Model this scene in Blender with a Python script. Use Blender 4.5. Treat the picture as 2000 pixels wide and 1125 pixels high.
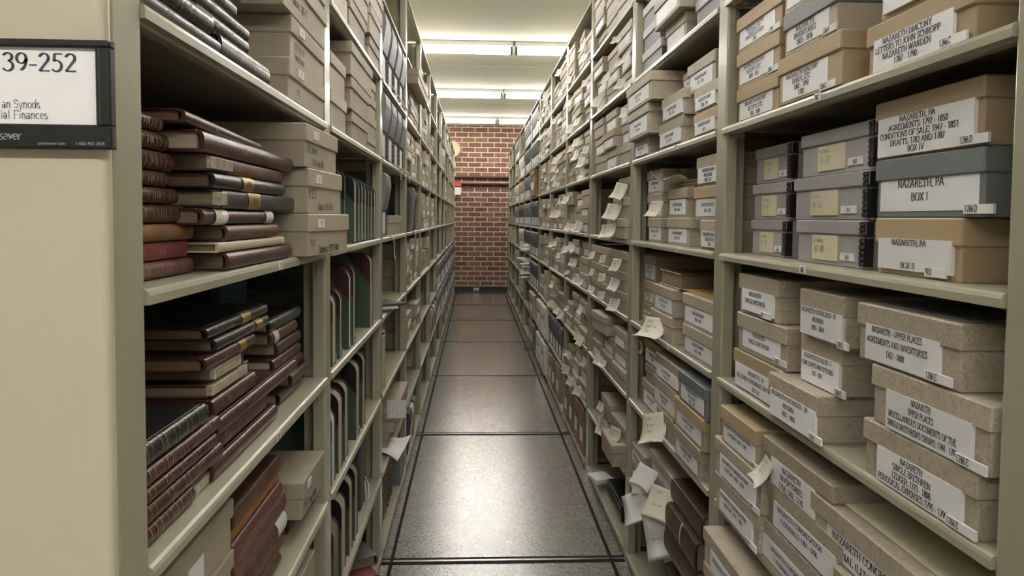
import bpy, math, random
from mathutils import Matrix, Vector
PI = math.pi
for o in list(bpy.data.objects):
    bpy.data.objects.remove(o)
SC = bpy.context.scene
COL = SC.collection
rnd = random.Random(7)

# ------------------------------------------------------------ camera
# world: X across the aisle, Y along it, Z up, floor at 0; eye 1.16 m above the floor
CZ = 1.16
yaw, pitch, roll = .0492, .05, .0088
fw = Vector((math.sin(yaw)*math.cos(pitch), math.cos(yaw)*math.cos(pitch), -math.sin(pitch)))
r0 = Vector((math.cos(yaw), -math.sin(yaw), 0)); u0 = r0.cross(fw)
rt = r0*math.cos(roll) + u0*math.sin(roll); up = -r0*math.sin(roll) + u0*math.cos(roll)
cam = bpy.data.cameras.new('camera'); cam.sensor_width = 36; cam.lens = 27; cam.shift_y = -.0305
cam.clip_start = .02
co = bpy.data.objects.new('camera', cam); COL.objects.link(co)
M = Matrix((rt, up, -fw)).transposed().to_4x4(); M.translation = Vector((0, 0, CZ))
co.matrix_world = M
SC.camera = co
# ------------------------------------------------------------ world, exposure
W = bpy.data.worlds.new('World'); SC.world = W; W.use_nodes = True
W.node_tree.nodes['Background'].inputs[0].default_value = (.9, .95, 1, 1)
W.node_tree.nodes['Background'].inputs[1].default_value = .02
SC.view_settings.view_transform = 'Standard'; SC.view_settings.look = 'None'
SC.view_settings.exposure = 1.25; SC.view_settings.gamma = 1
TUBE = 17.0            # strength of the fluorescent tubes

# ------------------------------------------------------------ measures
XL, XR = -.302, .5166          # shelf fronts
Y0, P = .722, .914             # far edge of the first post, bay pitch
NB = 12
DEP = .40
def LV(m): return CZ + .193 + .2617*m     # shelf surface heights, m = -5..3
CEIL = CZ + 1.46
YW = 12.25

# ------------------------------------------------------------ materials
MT = {}
def mat(name, c, rough=.6, c2=None, scale=8, amt=.5, bump=0, bscale=200, metal=0, emit=0, spec=.5, kind='noise', dist=0, stretch=None, coat=0):
    m = bpy.data.materials.new(name); m.use_nodes = True; MT[name] = m
    N = m.node_tree; b = N.nodes['Principled BSDF']
    def rgb(v): return (v[0], v[1], v[2], 1)
    b.inputs['Base Color'].default_value = rgb(c); b.inputs['Roughness'].default_value = rough
    b.inputs['Metallic'].default_value = metal; b.inputs['Specular IOR Level'].default_value = spec
    b.inputs['Coat Weight'].default_value = coat
    tc = N.nodes.new('ShaderNodeTexCoord'); oi = N.nodes.new('ShaderNodeObjectInfo')
    mp = N.nodes.new('ShaderNodeMapping'); N.links.new(tc.outputs['Object'], mp.inputs['Vector'])
    mul = N.nodes.new('ShaderNodeMath'); mul.operation = 'MULTIPLY'; mul.inputs[1].default_value = 37
    N.links.new(oi.outputs['Random'], mul.inputs[0]); N.links.new(mul.outputs[0], mp.inputs['Location'])
    if stretch: mp.inputs['Scale'].default_value = stretch
    if c2 is not None:
        if kind == 'marble':
            t = N.nodes.new('ShaderNodeTexNoise'); t.inputs['Scale'].default_value = scale; t.inputs['Detail'].default_value = 2
            t.inputs['Distortion'].default_value = dist
            N.links.new(mp.outputs[0], t.inputs['Vector'])
            r = N.nodes.new('ShaderNodeValToRGB'); e = r.color_ramp.elements
            e[0].position = .40; e[0].color = rgb(c); e[1].position = .5; e[1].color = rgb(c2)
            k = e.new(.56); k.color = rgb(c); k = e.new(.7); k.color = rgb([v*.88 for v in c])
            N.links.new(t.outputs['Fac'], r.inputs['Fac']); out = r.outputs[0]
        else:
            t = N.nodes.new('ShaderNodeTexNoise'); t.inputs['Scale'].default_value = scale; t.inputs['Detail'].default_value = 6
            t.inputs['Roughness'].default_value = .65; t.inputs['Distortion'].default_value = dist
            N.links.new(mp.outputs[0], t.inputs['Vector'])
            r = N.nodes.new('ShaderNodeValToRGB'); e = r.color_ramp.elements
            e[0].position = .5-.25*amt; e[1].position = .5+.25*amt; e[0].color = rgb(c); e[1].color = rgb(c2)
            N.links.new(t.outputs['Fac'], r.inputs['Fac']); out = r.outputs[0]
        hv = N.nodes.new('ShaderNodeHueSaturation')
        mr = N.nodes.new('ShaderNodeMapRange'); mr.inputs['To Min'].default_value = .9; mr.inputs['To Max'].default_value = 1.1
        N.links.new(oi.outputs['Random'], mr.inputs['Value']); N.links.new(mr.outputs[0], hv.inputs['Value'])
        N.links.new(out, hv.inputs['Color']); N.links.new(hv.outputs[0], b.inputs['Base Color'])
    if bump:
        t = N.nodes.new('ShaderNodeTexNoise'); t.inputs['Scale'].default_value = bscale; t.inputs['Detail'].default_value = 3
        N.links.new(mp.outputs[0], t.inputs['Vector'])
        bp = N.nodes.new('ShaderNodeBump'); bp.inputs['Strength'].default_value = bump; bp.inputs['Distance'].default_value = .002
        N.links.new(t.outputs['Fac'], bp.inputs['Height']); N.links.new(bp.outputs[0], b.inputs['Normal'])
    if emit:
        b.inputs['Emission Color'].default_value = rgb(c); b.inputs['Emission Strength'].default_value = emit
    return m
mat('steel', (.355, .34, .252), .34, (.385, .368, .275), 3, 1, .05, 400, spec=.5)
mat('steel_edge', (.37, .355, .262), .26, spec=.6)
mat('shade_black', (.02, .019, .017), .8)  # near-black that puts the shade of the shelf interiors into colour
mat('panel', (.52, .475, .37), .4, (.54, .495, .385), 2, 1, .04, 500)
mat('board', (.41, .35, .27), .6, (.50, .435, .345), 55, kind='marble', dist=2.4, bump=.25, bscale=300)
mat('board2', (.35, .295, .22), .6, (.43, .365, .28), 45, kind='marble', dist=3, bump=.2, bscale=300)
mat('plainboard', (.38, .33, .25), .65, (.42, .365, .28), 12, 1, .2, 350)
mat('kraft', (.41, .31, .19), .6, (.46, .355, .225), 9, 1, .2, 250)
mat('slate', (.15, .165, .175), .5, (.19, .205, .215), 9, 1, .2, 250)
mat('grey', (.37, .35, .36), .5, (.40, .38, .39), 9, 1, .1, 250)
mat('charcoal', (.075, .078, .085), .5, (.10, .105, .112), 9, 1, .2, 250)
mat('whiteboard', (.62, .60, .56), .6, (.66, .64, .60), 9, 1, .1, 250)
mat('brown_card', (.24, .15, .085), .65, (.28, .18, .10), 9, 1, .2, 250)
mat('blackmetal', (.012, .012, .013), .3, spec=.6)
mat('paper', (.76, .75, .75), .7, (.80, .79, .79), 14, 1, .12, 120)
mat('label_paper', (.79, .79, .82), .55, (.83, .83, .85), 25, 1, .15, 90)
mat('slip_paper', (.68, .64, .54), .7, (.74, .70, .61), 20, 1, .2, 90)
mat('cream', (.66, .60, .43), .7, (.70, .64, .48), 14, 1)
mat('yellow', (.78, .76, .50), .6, (.80, .78, .54), 6, 1)
mat('ochre', (.62, .42, .13), .6, (.66, .46, .16), 6, 1)
mat('pink', (.70, .38, .32), .7)
mat('ink', (.03, .03, .035), .7)
mat('faint', (.26, .26, .27), .7)
mat('pencil', (.30, .28, .27), .7)
mat('violet', (.10, .09, .14), .7)
mat('red_ink', (.5, .03, .03), .6)
mat('maroon', (.050, .016, .013), .32, (.085, .028, .022), 14, 1.2, .15, 160, spec=.55)
mat('brown', (.085, .036, .02), .42, (.13, .06, .032), 14, 1.2, .15, 120)
mat('darkbrown', (.04, .019, .011), .42, (.065, .032, .018), 14, 1.2, .3, 120)
mat('tanleather', (.20, .085, .035), .45, (.27, .13, .06), 14, 1.2, .4, 120)
mat('orangeleather', (.42, .17, .05), .7, (.25, .09, .03), 40, 1, .5, 120)
mat('black', (.013, .013, .015), .3, (.03, .031, .034), 14, 1.2, .15, 140, spec=.6)
mat('greyleather', (.10, .10, .11), .33, (.14, .14, .15), 14, 1.2, .15, 140)
mat('red', (.17, .035, .032), .4, (.24, .065, .058), 14, 1.2, .35, 140)
mat('redbrown', (.115, .045, .034), .38, (.16, .065, .05), 14, 1.2, .15, 140)
mat('vellum', (.52, .44, .31), .5, (.60, .52, .38), 18, 1.2, .35, 140)
mat('pages', (.36, .28, .19), .75, (.17, .12, .07), 1, 1.3, .5, 60, stretch=(25, 25, 420))
mat('pages_dark', (.14, .08, .04), .75, (.24, .15, .08), 1, 1.3, .5, 60, stretch=(25, 25, 420))
mat('pages_light', (.58, .50, .38), .75, (.42, .35, .24), 1, 1.3, .5, 60, stretch=(20, 20, 420))
mat('torn', (.62, .56, .46), .8, (.30, .25, .18), 90, .8, .6, 200)
mat('gold', (.45, .31, .09), .35, metal=.7)
mat('goldline', (.30, .20, .12), .5)
mat('green_cloth', (.045, .075, .05), .65, (.06, .092, .064), 60, 1, .2, 500)
mat('corner_maroon', (.045, .012, .018), .4, (.06, .018, .024), 20, 1, .2, 300)
mat('corner_black', (.01, .01, .011), .4)
mat('blue_cloth', (.025, .06, .12), .55, (.035, .075, .14), 20, 1, .2, 300)
mat('casegrey', (.17, .18, .195), .5, (.21, .22, .235), 9, 1, .15, 250)
mat('casedark', (.06, .065, .075), .45, (.08, .085, .095), 9, 1, .15, 250)
mat('cord', (.70, .68, .62), .7)
mat('chrome', (.6, .6, .58), .25, metal=1)
mat('tube', (1, .965, .92), .5, emit=TUBE)
mat('fixture', (.72, .73, .70), .35)
mat('socket', (.03, .06, .04), .4)
mat('blackplastic', (.008, .008, .009), .4, bump=.1, bscale=600)
mat('sign_grey', (.32, .32, .34), .6)
mat('silver_ink', (.42, .42, .44), .4)
mat('rail_black', (.004, .004, .004), .7, spec=.2)
mat('rail_steel', (.42, .42, .42), .28, metal=1)
mat('pipe', (.045, .016, .012), .45)
mat('alarm_red', (.42, .03, .03), .4)
mat('offwhite', (.66, .65, .60), .5)
mat('wallpaint', (.62, .60, .50), .8)
mat('baseboard', (.02, .018, .016), .5)

def ceiling_mat():
    m = mat('ceiling_paint', (.56, .54, .44), .75, (.58, .56, .46), 2, 1)
    return m
ceiling_mat()

def floor_mat():
    m = bpy.data.materials.new('terrazzo'); m.use_nodes = True; MT['terrazzo'] = m
    N = m.node_tree; b = N.nodes['Principled BSDF']
    tc = N.nodes.new('ShaderNodeTexCoord')
    v = N.nodes.new('ShaderNodeTexVoronoi'); v.inputs['Scale'].default_value = 170
    n = N.nodes.new('ShaderNodeTexNoise'); n.inputs['Scale'].default_value = 110; n.inputs['Detail'].default_value = 4
    n2 = N.nodes.new('ShaderNodeTexNoise'); n2.inputs['Scale'].default_value = 2.2; n2.inputs['Detail'].default_value = 4
    for q in (v, n, n2): N.links.new(tc.outputs['Object'], q.inputs['Vector'])
    r = N.nodes.new('ShaderNodeValToRGB'); e = r.color_ramp.elements
    e[0].position = .05; e[0].color = (.15, .135, .115, 1); e[1].position = .85; e[1].color = (.44, .41, .365, 1)
    sx = N.nodes.new('ShaderNodeSeparateColor'); N.links.new(v.outputs['Color'], sx.inputs[0])
    mx = N.nodes.new('ShaderNodeMath'); mx.operation = 'MULTIPLY_ADD'; mx.inputs[1].default_value = .6; 
    N.links.new(sx.outputs[0], mx.inputs[0])
    ml = N.nodes.new('ShaderNodeMath'); ml.operation = 'MULTIPLY'; ml.inputs[1].default_value = .14; N.links.new(n2.outputs['Fac'], ml.inputs[0])
    N.links.new(ml.outputs[0], mx.inputs[2])
    N.links.new(mx.outputs[0], r.inputs['Fac']); N.links.new(r.outputs[0], b.inputs['Base Color'])
    mr = N.nodes.new('ShaderNodeMapRange'); mr.inputs['To Min'].default_value = .2; mr.inputs['To Max'].default_value = .27
    N.links.new(n2.outputs['Fac'], mr.inputs['Value']); N.links.new(mr.outputs[0], b.inputs['Roughness'])
    b.inputs['Coat Weight'].default_value = 1; b.inputs['Coat Roughness'].default_value = .10
    bp = N.nodes.new('ShaderNodeBump'); bp.inputs['Strength'].default_value = .5; bp.inputs['Distance'].default_value = .0016
    N.links.new(n.outputs['Fac'], bp.inputs['Height']); N.links.new(bp.outputs[0], b.inputs['Normal'])
    N.links.new(bp.outputs[0], b.inputs['Coat Normal'])
floor_mat()

def brick_mat():
    m = bpy.data.materials.new('brick'); m.use_nodes = True; MT['brick'] = m
    N = m.node_tree; b = N.nodes['Principled BSDF']; b.inputs['Roughness'].default_value = .85
    tc = N.nodes.new('ShaderNodeTexCoord'); mp = N.nodes.new('ShaderNodeMapping'); mp.inputs['Rotation'].default_value = (PI/2, 0, 0)
    N.links.new(tc.outputs['Object'], mp.inputs['Vector'])
    t = N.nodes.new('ShaderNodeTexBrick'); t.inputs['Scale'].default_value = 1
    t.inputs['Brick Width'].default_value = .205; t.inputs['Row Height'].default_value = .0785
    t.inputs['Mortar Size'].default_value = .0070; t.inputs['Mortar Smooth'].default_value = .15; t.inputs['Bias'].default_value = -.2
    t.inputs['Color1'].default_value = (.13, .066, .044, 1); t.inputs['Color2'].default_value = (.215, .115, .075, 1)
    t.inputs['Mortar'].default_value = (.52, .42, .31, 1)
    N.links.new(mp.outputs[0], t.inputs['Vector'])
    n = N.nodes.new('ShaderNodeTexNoise'); n.inputs['Scale'].default_value = 25; n.inputs['Detail'].default_value = 6
    N.links.new(tc.outputs['Object'], n.inputs['Vector'])
    mx = N.nodes.new('ShaderNodeMix'); mx.data_type = 'RGBA'; mx.blend_type = 'OVERLAY'; mx.inputs[0].default_value = .5
    N.links.new(t.outputs['Color'], mx.inputs[6]); N.links.new(n.outputs['Fac'], mx.inputs[7])
    N.links.new(mx.outputs[2], b.inputs['Base Color'])
    bp = N.nodes.new('ShaderNodeBump'); bp.inputs['Strength'].default_value = .6; bp.inputs['Distance'].default_value = .006
    iv = N.nodes.new('ShaderNodeMath'); iv.operation = 'SUBTRACT'; iv.inputs[0].default_value = 1; N.links.new(t.outputs['Fac'], iv.inputs[1])
    N.links.new(iv.outputs[0], bp.inputs['Height']); N.links.new(bp.outputs[0], b.inputs['Normal'])
brick_mat()

# ------------------------------------------------------------ mesh helper
class MB:
    def __init__(s): s.v = []; s.f = []; s.m = []; s.mats = []; s.sm = []
    def mi(s, name):
        if name not in s.mats: s.mats.append(name)
        return s.mats.index(name)
    def add(s, vs, fs, mt, smooth=False):
        n = len(s.v); k = s.mi(mt); s.v += [tuple(p) for p in vs]
        for f in fs: s.f.append(tuple(i+n for i in f)); s.m.append(k); s.sm.append(smooth)
    def box(s, x0, x1, y0, y1, z0, z1, mt):
        vs = [(x, y, z) for x in (x0, x1) for y in (y0, y1) for z in (z0, z1)]
        s.add(vs, [(0,1,3,2), (4,6,7,5), (0,4,5,1), (2,3,7,6), (0,2,6,4), (1,5,7,3)], mt)
    def rings(s, rs, mt, cap=True, smooth=False):
        n = len(rs[0]); vs = [p for r in rs for p in r]; fs = []
        for a in range(len(rs)-1):
            for i in range(n):
                j = (i+1) % n; fs.append((a*n+i, a*n+j, (a+1)*n+j, (a+1)*n+i))
        s.add(vs, fs, mt, smooth)
        if cap: s.add(rs[0], [tuple(range(n))[::-1]], mt); s.add(rs[-1], [tuple(range(n))], mt)
    def rbox(s, x0, x1, y0, y1, z0, z1, mt, r=.003, b=.0015, n=3, bow=0):
        def ring(z, i):
            out = []
            for cx, cy, a0 in ((x1-r, y1-r, 0), (x0+r, y1-r, PI/2), (x0+r, y0+r, PI), (x1-r, y0+r, 1.5*PI)):
                for k in range(n+1):
                    a = a0 + PI/2*k/n; out.append((cx+(r-i)*math.cos(a), cy+(r-i)*math.sin(a), z))
            return out
        s.rings([ring(z0, b), ring(z0+b, 0), ring(z1-b, 0), ring(z1, b)], mt)
    def cyl(s, p0, p1, r, mt, n=12, cap=True):
        p0 = Vector(p0); p1 = Vector(p1); d = (p1-p0).normalized()
        a = d.orthogonal().normalized(); c = d.cross(a)
        R = lambda p: [tuple(p + a*r*math.cos(2*PI*i/n) + c*r*math.sin(2*PI*i/n)) for i in range(n)]
        s.rings([R(p0), R(p1)], mt, cap, True)
    def tube(s, pts, r, mt, n=8):
        pts = [Vector(p) for p in pts]; rs = []
        a = None
        for i, p in enumerate(pts):
            d = (pts[min(i+1, len(pts)-1)] - pts[max(i-1, 0)]).normalized()
            a = d.orthogonal().normalized() if a is None else (a - d*a.dot(d)).normalized()
            c = d.cross(a)
            rs.append([tuple(p + a*r*math.cos(2*PI*k/n) + c*r*math.sin(2*PI*k/n)) for k in range(n)])
        s.rings(rs, mt, True, True)
    def build(s, name, parent=None, kind=None):
        me = bpy.data.meshes.new(name); me.from_pydata(s.v, [], s.f)
        for mn in s.mats: me.materials.append(MT[mn])
        me.polygons.foreach_set('material_index', s.m); me.polygons.foreach_set('use_smooth', s.sm)
        me.update()
        o = bpy.data.objects.new(name, me); COL.objects.link(o)
        if parent is not None: o.parent = parent
        if kind: o['kind'] = kind
        return o
def tag(o, label, cat=None, group=None):
    o['label'] = label
    if cat: o['category'] = cat
    if group: o['group'] = group
    return o
def thing(name, label, cat, loc, rotz=0, group=None, upright=False):
    o = bpy.data.objects.new(name, None); COL.objects.link(o); o.empty_display_size = .05
    m = Matrix.Rotation(rotz, 4, 'Z')
    if upright: m = m @ Matrix.Rotation(PI/2, 4, 'X')
    m.translation = Vector(loc); o.matrix_world = m
    return tag(o, label, cat, group)
def copy_tree(o, parent=None):
    c = o.copy(); COL.objects.link(c)
    if parent is not None: c.parent = parent
    for ch in [q for q in o.children]: copy_tree(ch, c)
    return c
def SX(side, X): return X   # world X passes straight through
def RZ(side): return 0 if side == 'R' else PI

# ------------------------------------------------------------ serif stroke lettering
def arc(cx, cy, rx, ry, a0, a1, n=10):
    return [(cx+rx*math.cos(math.radians(a0+(a1-a0)*i/n)), cy+ry*math.sin(math.radians(a0+(a1-a0)*i/n))) for i in range(n+1)]
G = {
'A': (.74, [[(.06,0),(.37,.99)], [(.37,.99),(.68,0)], [(.18,.34),(.56,.34)]]),
'B': (.66, [[(.14,0),(.14,1)], [(.14,.985),(.34,.985)]+arc(.34,.75,.19,.235,90,-90)+[(.14,.515)], [(.34,.515)]+arc(.34,.265,.24,.25,90,-90)+[(.14,.015)]]),
'C': (.68, [arc(.38,.5,.31,.49,42,318,18), [(.62,.7),(.62,.96)]]),
'D': (.74, [[(.14,0),(.14,1)], [(.14,.985),(.3,.985)]+arc(.3,.5,.36,.485,90,-90,14)+[(.14,.015)]]),
'E': (.62, [[(.14,0),(.14,1)], [(.14,.985),(.55,.985),(.55,.8)], [(.14,.51),(.44,.51)], [(.14,.015),(.57,.015),(.57,.22)]]),
'F': (.57, [[(.14,0),(.14,1)], [(.14,.985),(.53,.985),(.53,.8)], [(.14,.51),(.42,.51)]]),
'G': (.73, [arc(.39,.5,.32,.49,42,320,18), [(.64,.06),(.64,.42)], [(.48,.43),(.74,.43)], [(.63,.72),(.63,.96)]]),
'H': (.74, [[(.14,0),(.14,1)], [(.60,0),(.60,1)], [(.14,.51),(.60,.51)]]),
'I': (.34, [[(.17,0),(.17,1)]]),
'J': (.42, [[(.27,1),(.27,.2)]+arc(.12,.2,.15,.2,0,-130,8)]),
'K': (.72, [[(.14,0),(.14,1)], [(.60,1),(.15,.46)], [(.30,.6),(.66,0)]]),
'L': (.62, [[(.14,0),(.14,1)], [(.14,.015),(.57,.015),(.57,.22)]]),
'M': (.90, [[(.13,0),(.13,1)], [(.13,1),(.44,.02)], [(.44,.02),(.76,1)], [(.77,0),(.77,1)]]),
'N': (.76, [[(.13,0),(.13,1)], [(.13,.99),(.62,.01)], [(.62,.01),(.62,1)]]),
'O': (.74, [arc(.37,.5,.31,.49,0,360,26)]),
'P': (.58, [[(.14,0),(.14,1)], [(.14,.985),(.32,.985)]+arc(.32,.725,.21,.26,90,-90)+[(.14,.465)]]),
'Q': (.74, [arc(.37,.5,.31,.49,0,360,26), [(.4,.1),(.66,-.16)]]),
'R': (.68, [[(.14,0),(.14,1)], [(.14,.985),(.32,.985)]+arc(.32,.745,.2,.24,90,-90)+[(.14,.505)], [(.34,.505),(.62,0)]]),
'S': (.56, [arc(.28,.745,.18,.235,40,250,12)+arc(.28,.26,.21,.25,75,-150,14), [(.45,.76),(.45,.96)]]),
'T': (.64, [[(.32,0),(.32,.99)], [(.05,.8),(.05,.985),(.59,.985),(.59,.8)]]),
'U': (.74, [[(.14,1),(.14,.3)]+arc(.37,.3,.23,.29,180,360,12)+[(.60,1)]]),
'V': (.72, [[(.07,1),(.36,.01)], [(.36,.01),(.65,1)]]),
'W': (.96, [[(.06,1),(.27,.01)], [(.27,.01),(.48,.98)], [(.48,.98),(.68,.01)], [(.68,.01),(.90,1)]]),
'X': (.72, [[(.08,1),(.62,0)], [(.60,1),(.08,0)]]),
'Y': (.70, [[(.07,1),(.35,.48)], [(.63,1),(.35,.48),(.35,0)]]),
'Z': (.62, [[(.10,.82),(.10,.985),(.54,.985)], [(.54,.985),(.08,.015)], [(.08,.015),(.55,.015),(.55,.2)]]),
'0': (.50, [arc(.25,.5,.19,.49,0,360,22)]), '1': (.50, [[(.12,.84),(.27,.99),(.27,0)]]),
'2': (.50, [arc(.24,.74,.17,.24,165,-35,12)+[(.07,.03)], [(.07,.03),(.44,.03)]]),
'3': (.50, [arc(.22,.76,.17,.22,155,-80,12)+arc(.22,.27,.2,.27,80,-150,14)]),
'4': (.50, [[(.36,0),(.36,.98)], [(.36,.98),(.04,.3)], [(.04,.3),(.47,.3)]]),
'5': (.50, [[(.42,.97),(.14,.97),(.12,.58)]+arc(.2,.31,.2,.3,110,-140,14)]),
'6': (.50, [[(.40,.97)]+arc(.42,.4,.34,.56,115,180,6)+arc(.26,.29,.18,.28,180,-180,20)]),
'7': (.50, [[(.06,.97),(.44,.97)], [(.44,.97),(.18,0)]]),
'8': (.50, [arc(.25,.75,.155,.23,0,360,18), arc(.25,.26,.19,.26,0,360,20)]),
'9': (.50, [arc(.24,.7,.18,.28,0,360,20), [(.42,.7)]+arc(.1,.6,.32,.58,0,-70,8)]),
'-': (.36, [[(.04,.34),(.31,.34)]]), '.': (.24, [[(.1,.0),(.14,.1)]]), ',': (.24, [[(.15,.1),(.07,-.16)]]),
':': (.26, [[(.11,0),(.15,.1)], [(.11,.5),(.15,.6)]]), '(': (.33, [arc(.42,.45,.3,.62,130,230,8)]), ')': (.33, [arc(-.1,.45,.3,.62,50,-50,8)]),
"'": (.2, [[(.1,1),(.07,.78)]]), ' ': (.30, []), '/': (.4, [[(.03,0),(.36,1)]]),
'a': (.46, [arc(.2,.48,.15,.2,150,0,6)+[(.35,.02)], arc(.19,.19,.15,.19,0,360,14)]),
'c': (.44, [arc(.24,.33,.19,.33,50,310,12)]), 'd': (.52, [[(.42,.02),(.42,1)], arc(.23,.33,.18,.33,0,360,16)]),
'e': (.46, [[(.06,.36),(.41,.36)]+arc(.235,.34,.18,.33,8,310,14)]), 'f': (.34, [[(.15,.001),(.15,.8)]+arc(.28,.8,.13,.18,180,60,6), [(.03,.62),(.3,.62)]]),
'i': (.26, [[(.13,.001),(.13,.66)], [(.12,.84),(.14,.92)]]), 'k': (.5, [[(.1,0),(.1,1)], [(.42,.66),(.11,.3)], [(.2,.4),(.46,0)]]),
'l': (.26, [[(.13,.001),(.13,1)]]), 'n': (.52, [[(.11,.001),(.11,.66)], [(.11,.5)]+arc(.26,.45,.15,.21,140,0,8)+[(.41,.001)]]),
'o': (.50, [arc(.25,.33,.19,.33,0,360,18)]), 'r': (.36, [[(.11,.001),(.11,.66)], [(.11,.45),(.2,.62),(.33,.63)]]),
's': (.40, [arc(.2,.5,.12,.16,40,240,9)+arc(.2,.17,.14,.17,75,-150,10)]), 't': (.32, [[(.13,.88),(.13,.14),(.2,.02),(.29,.04)], [(.03,.66),(.28,.66)]]),
'u': (.52, [[(.1,.66),(.1,.2)]+arc(.25,.2,.15,.18,180,360,8)+[(.4,.66)]]), 'v': (.46, [[(.04,.66),(.22,.01)], [(.22,.01),(.42,.66)]]),
'y': (.48, [[(.05,.66),(.24,.04)], [(.43,.66),(.2,-.2),(.08,-.28)]]), 'p': (.52, [[(.1,-.3),(.1,.66)], arc(.28,.33,.18,.33,0,360,16)]),
'm': (.78, [[(.1,.001),(.1,.66)], [(.1,.5)]+arc(.24,.45,.14,.21,140,0,6)+[(.38,.001)], [(.38,.5)]+arc(.52,.45,.14,.21,140,0,6)+[(.66,.001)]]),
}
def tw(s): return sum(G.get(c, (.5, []))[0] for c in s)
def lettering(mb, s, place, h, mt, sx=.92, thick=.13, thin=.05, serif=True, slant=0, center=False, wob=0):
    """place(u, v) turns text metres (u right, v up) into a local point."""
    u = -tw(s)*h*sx/2 if center else 0
    for c in s:
        adv, st = G.get(c, (.5, []))
        for line in st:
            if wob: line = [(x+rnd.uniform(-wob, wob), y+rnd.uniform(-wob, wob)) for x, y in line]
            for (xa, ya), (xb, yb) in zip(line, line[1:]):
                dx, dy = xb-xa, yb-ya; L = math.hypot(dx, dy) or 1
                k = abs(dx*math.sin(.35) + dy*math.cos(.35))/L
                w = (thin + (thick-thin)*k)/2
                nx, ny = -dy/L*w, dx/L*w; ex, ey = dx/L*.012, dy/L*.012
                q = [(xa-ex+nx, ya-ey+ny), (xa-ex-nx, ya-ey-ny), (xb+ex-nx, yb+ey-ny), (xb+ex+nx, yb+ey+ny)]
                mb.add([place(u+(a+slant*b)*h*sx, b*h) for a, b in q], [(0,1,2,3)], mt)
            if serif:
                for (x, y), (x2, y2) in ((line[0], line[1]), (line[-1], line[-2])):
                    if y in (0, 1) and y2 != y:
                        mb.add([place(u+a*h*sx, b*h) for a, b in ((x-.13, y-.02), (x+.13, y-.02), (x+.13, y+.02), (x-.13, y+.02))], [(0,1,2,3)], mt)
        u += adv*h*sx
    return u

# ------------------------------------------------------------ the setting
def struct(name, mb): return mb.build(name, None, 'structure')
mb = MB(); mb.box(-3.2, 3.4, -4, YW+.3, -.05, 0, 'terrazzo'); struct('floor', mb)
mb = MB(); mb.box(-3.2, 3.4, -4, YW+.3, CEIL, CEIL+.05, 'ceiling_paint'); struct('ceiling', mb)
mb = MB()
y = -3.1
while y < YW:
    mb.box(-3.2, 3.4, y, y+.006, CEIL-.0015, CEIL, 'wallpaint'); y += 1.175
struct('trim_1', mb)
mb = MB(); mb.box(-3.2, 3.4, YW, YW+.2, 0, CEIL, 'brick'); struct('wall_back', mb)
mb = MB(); mb.box(-3.2, 3.4, -4.2, -4, 0, CEIL, 'wallpaint'); struct('wall_front', mb)
mb = MB(); mb.box(-3.4, -3.2, -4, YW, 0, CEIL, 'wallpaint'); struct('wall_left', mb)
mb = MB(); mb.box(3.4, 3.6, -4, YW, 0, CEIL, 'wallpaint'); struct('wall_right', mb)
mb = MB(); mb.box(-3.2, 3.4, YW-.012, YW, 0, .07, 'baseboard'); struct('baseboard_back', mb)
# carriage rails let into the floor, and the two gaps beside the carriages
n = 2
for i, yy in enumerate((2.551, 4.083, 5.62, 7.17, 8.70, 10.23, 11.76)):
    mb = MB(); w = .024 if i < 2 else .016
    mb.box(-3.2, 3.4, yy-w, yy+w, .0002, .0016, 'rail_black')
    mb.box(-3.2, 3.4, yy-w*.24, yy+w*.24, .0010, .0026, 'rail_steel')
    struct('trim_%d' % n, mb); n += 1
for gx in (-.272, .4735):
    mb = MB(); mb.box(gx-.0055, gx+.0055, .66, YW-.1, .0004, .0030, 'rail_black'); struct('trim_%d' % n, mb); n += 1
mb = MB(); mb.box(-3.2, 3.4, 11.9, 12.2, .0002, .002, 'baseboard'); struct('trim_%d' % n, mb); n += 1

o = None
mb = MB(); mb.rbox(.45, .50, 6.72, 6.82, .0003, .006, 'blackplastic', .004); mb.box(.465, .485, 6.745, 6.795, .006, .009, 'rail_black'); o = mb.build('floor_plate'); tag(o, 'small black plate on the floor strip before the right shelves', 'plate')
# pipes on the brick wall
for zz, r in ((CZ+.645, .018), (CZ+.54, .022)):
    mb = MB(); mb.cyl((-3.1, YW-.04, zz), (3.3, YW-.04, zz), r, 'pipe', 10)
    tag(mb.build('pipe'), 'dark %s pipe running across the brick wall' % ('upper' if zz > CZ+.6 else 'lower'), 'pipe', 'wall pipes')
t = thing('fire_alarm', 'small red and white alarm unit on the far brick wall', 'alarm', (-.275, YW, CZ+.42))
mb = MB(); mb.rbox(-.06, .06, -.06, 0, -.06, .06, 'offwhite', .008); mb.build('housing', t)
mb = MB(); mb.rbox(-.065, .065, -.07, 0, .075, .15, 'alarm_red', .008); mb.build('strobe', t)
mb = MB(); mb.rbox(-.045, .045, 0, .05, 0, .045, 'offwhite', .004); mb.box(-.03, .03, -.001, 0, .015, .03, 'faint')
o = mb.build('floor_marker'); o.location = (.035, YW-.07, .002); tag(o, 'small white block on the floor at the foot of the brick wall', 'marker')
mb = MB()
pts = [(math.cos(a)*.145, math.sin(a)*.145) for a in [2*PI*i/28 for i in range(28)]]
mb.rings([[(x, -.001, z) for x, z in pts], [(x*1.0, -.05, z) for x, z in pts], [(x*.85, -.075, z*.85) for x, z in pts]], 'kraft', True, True)
o = mb.build('round_cover'); o.location = (-.36, YW, CZ+1.08); tag(o, 'pale tan round cover standing out past the far left shelves', 'cover')

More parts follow.
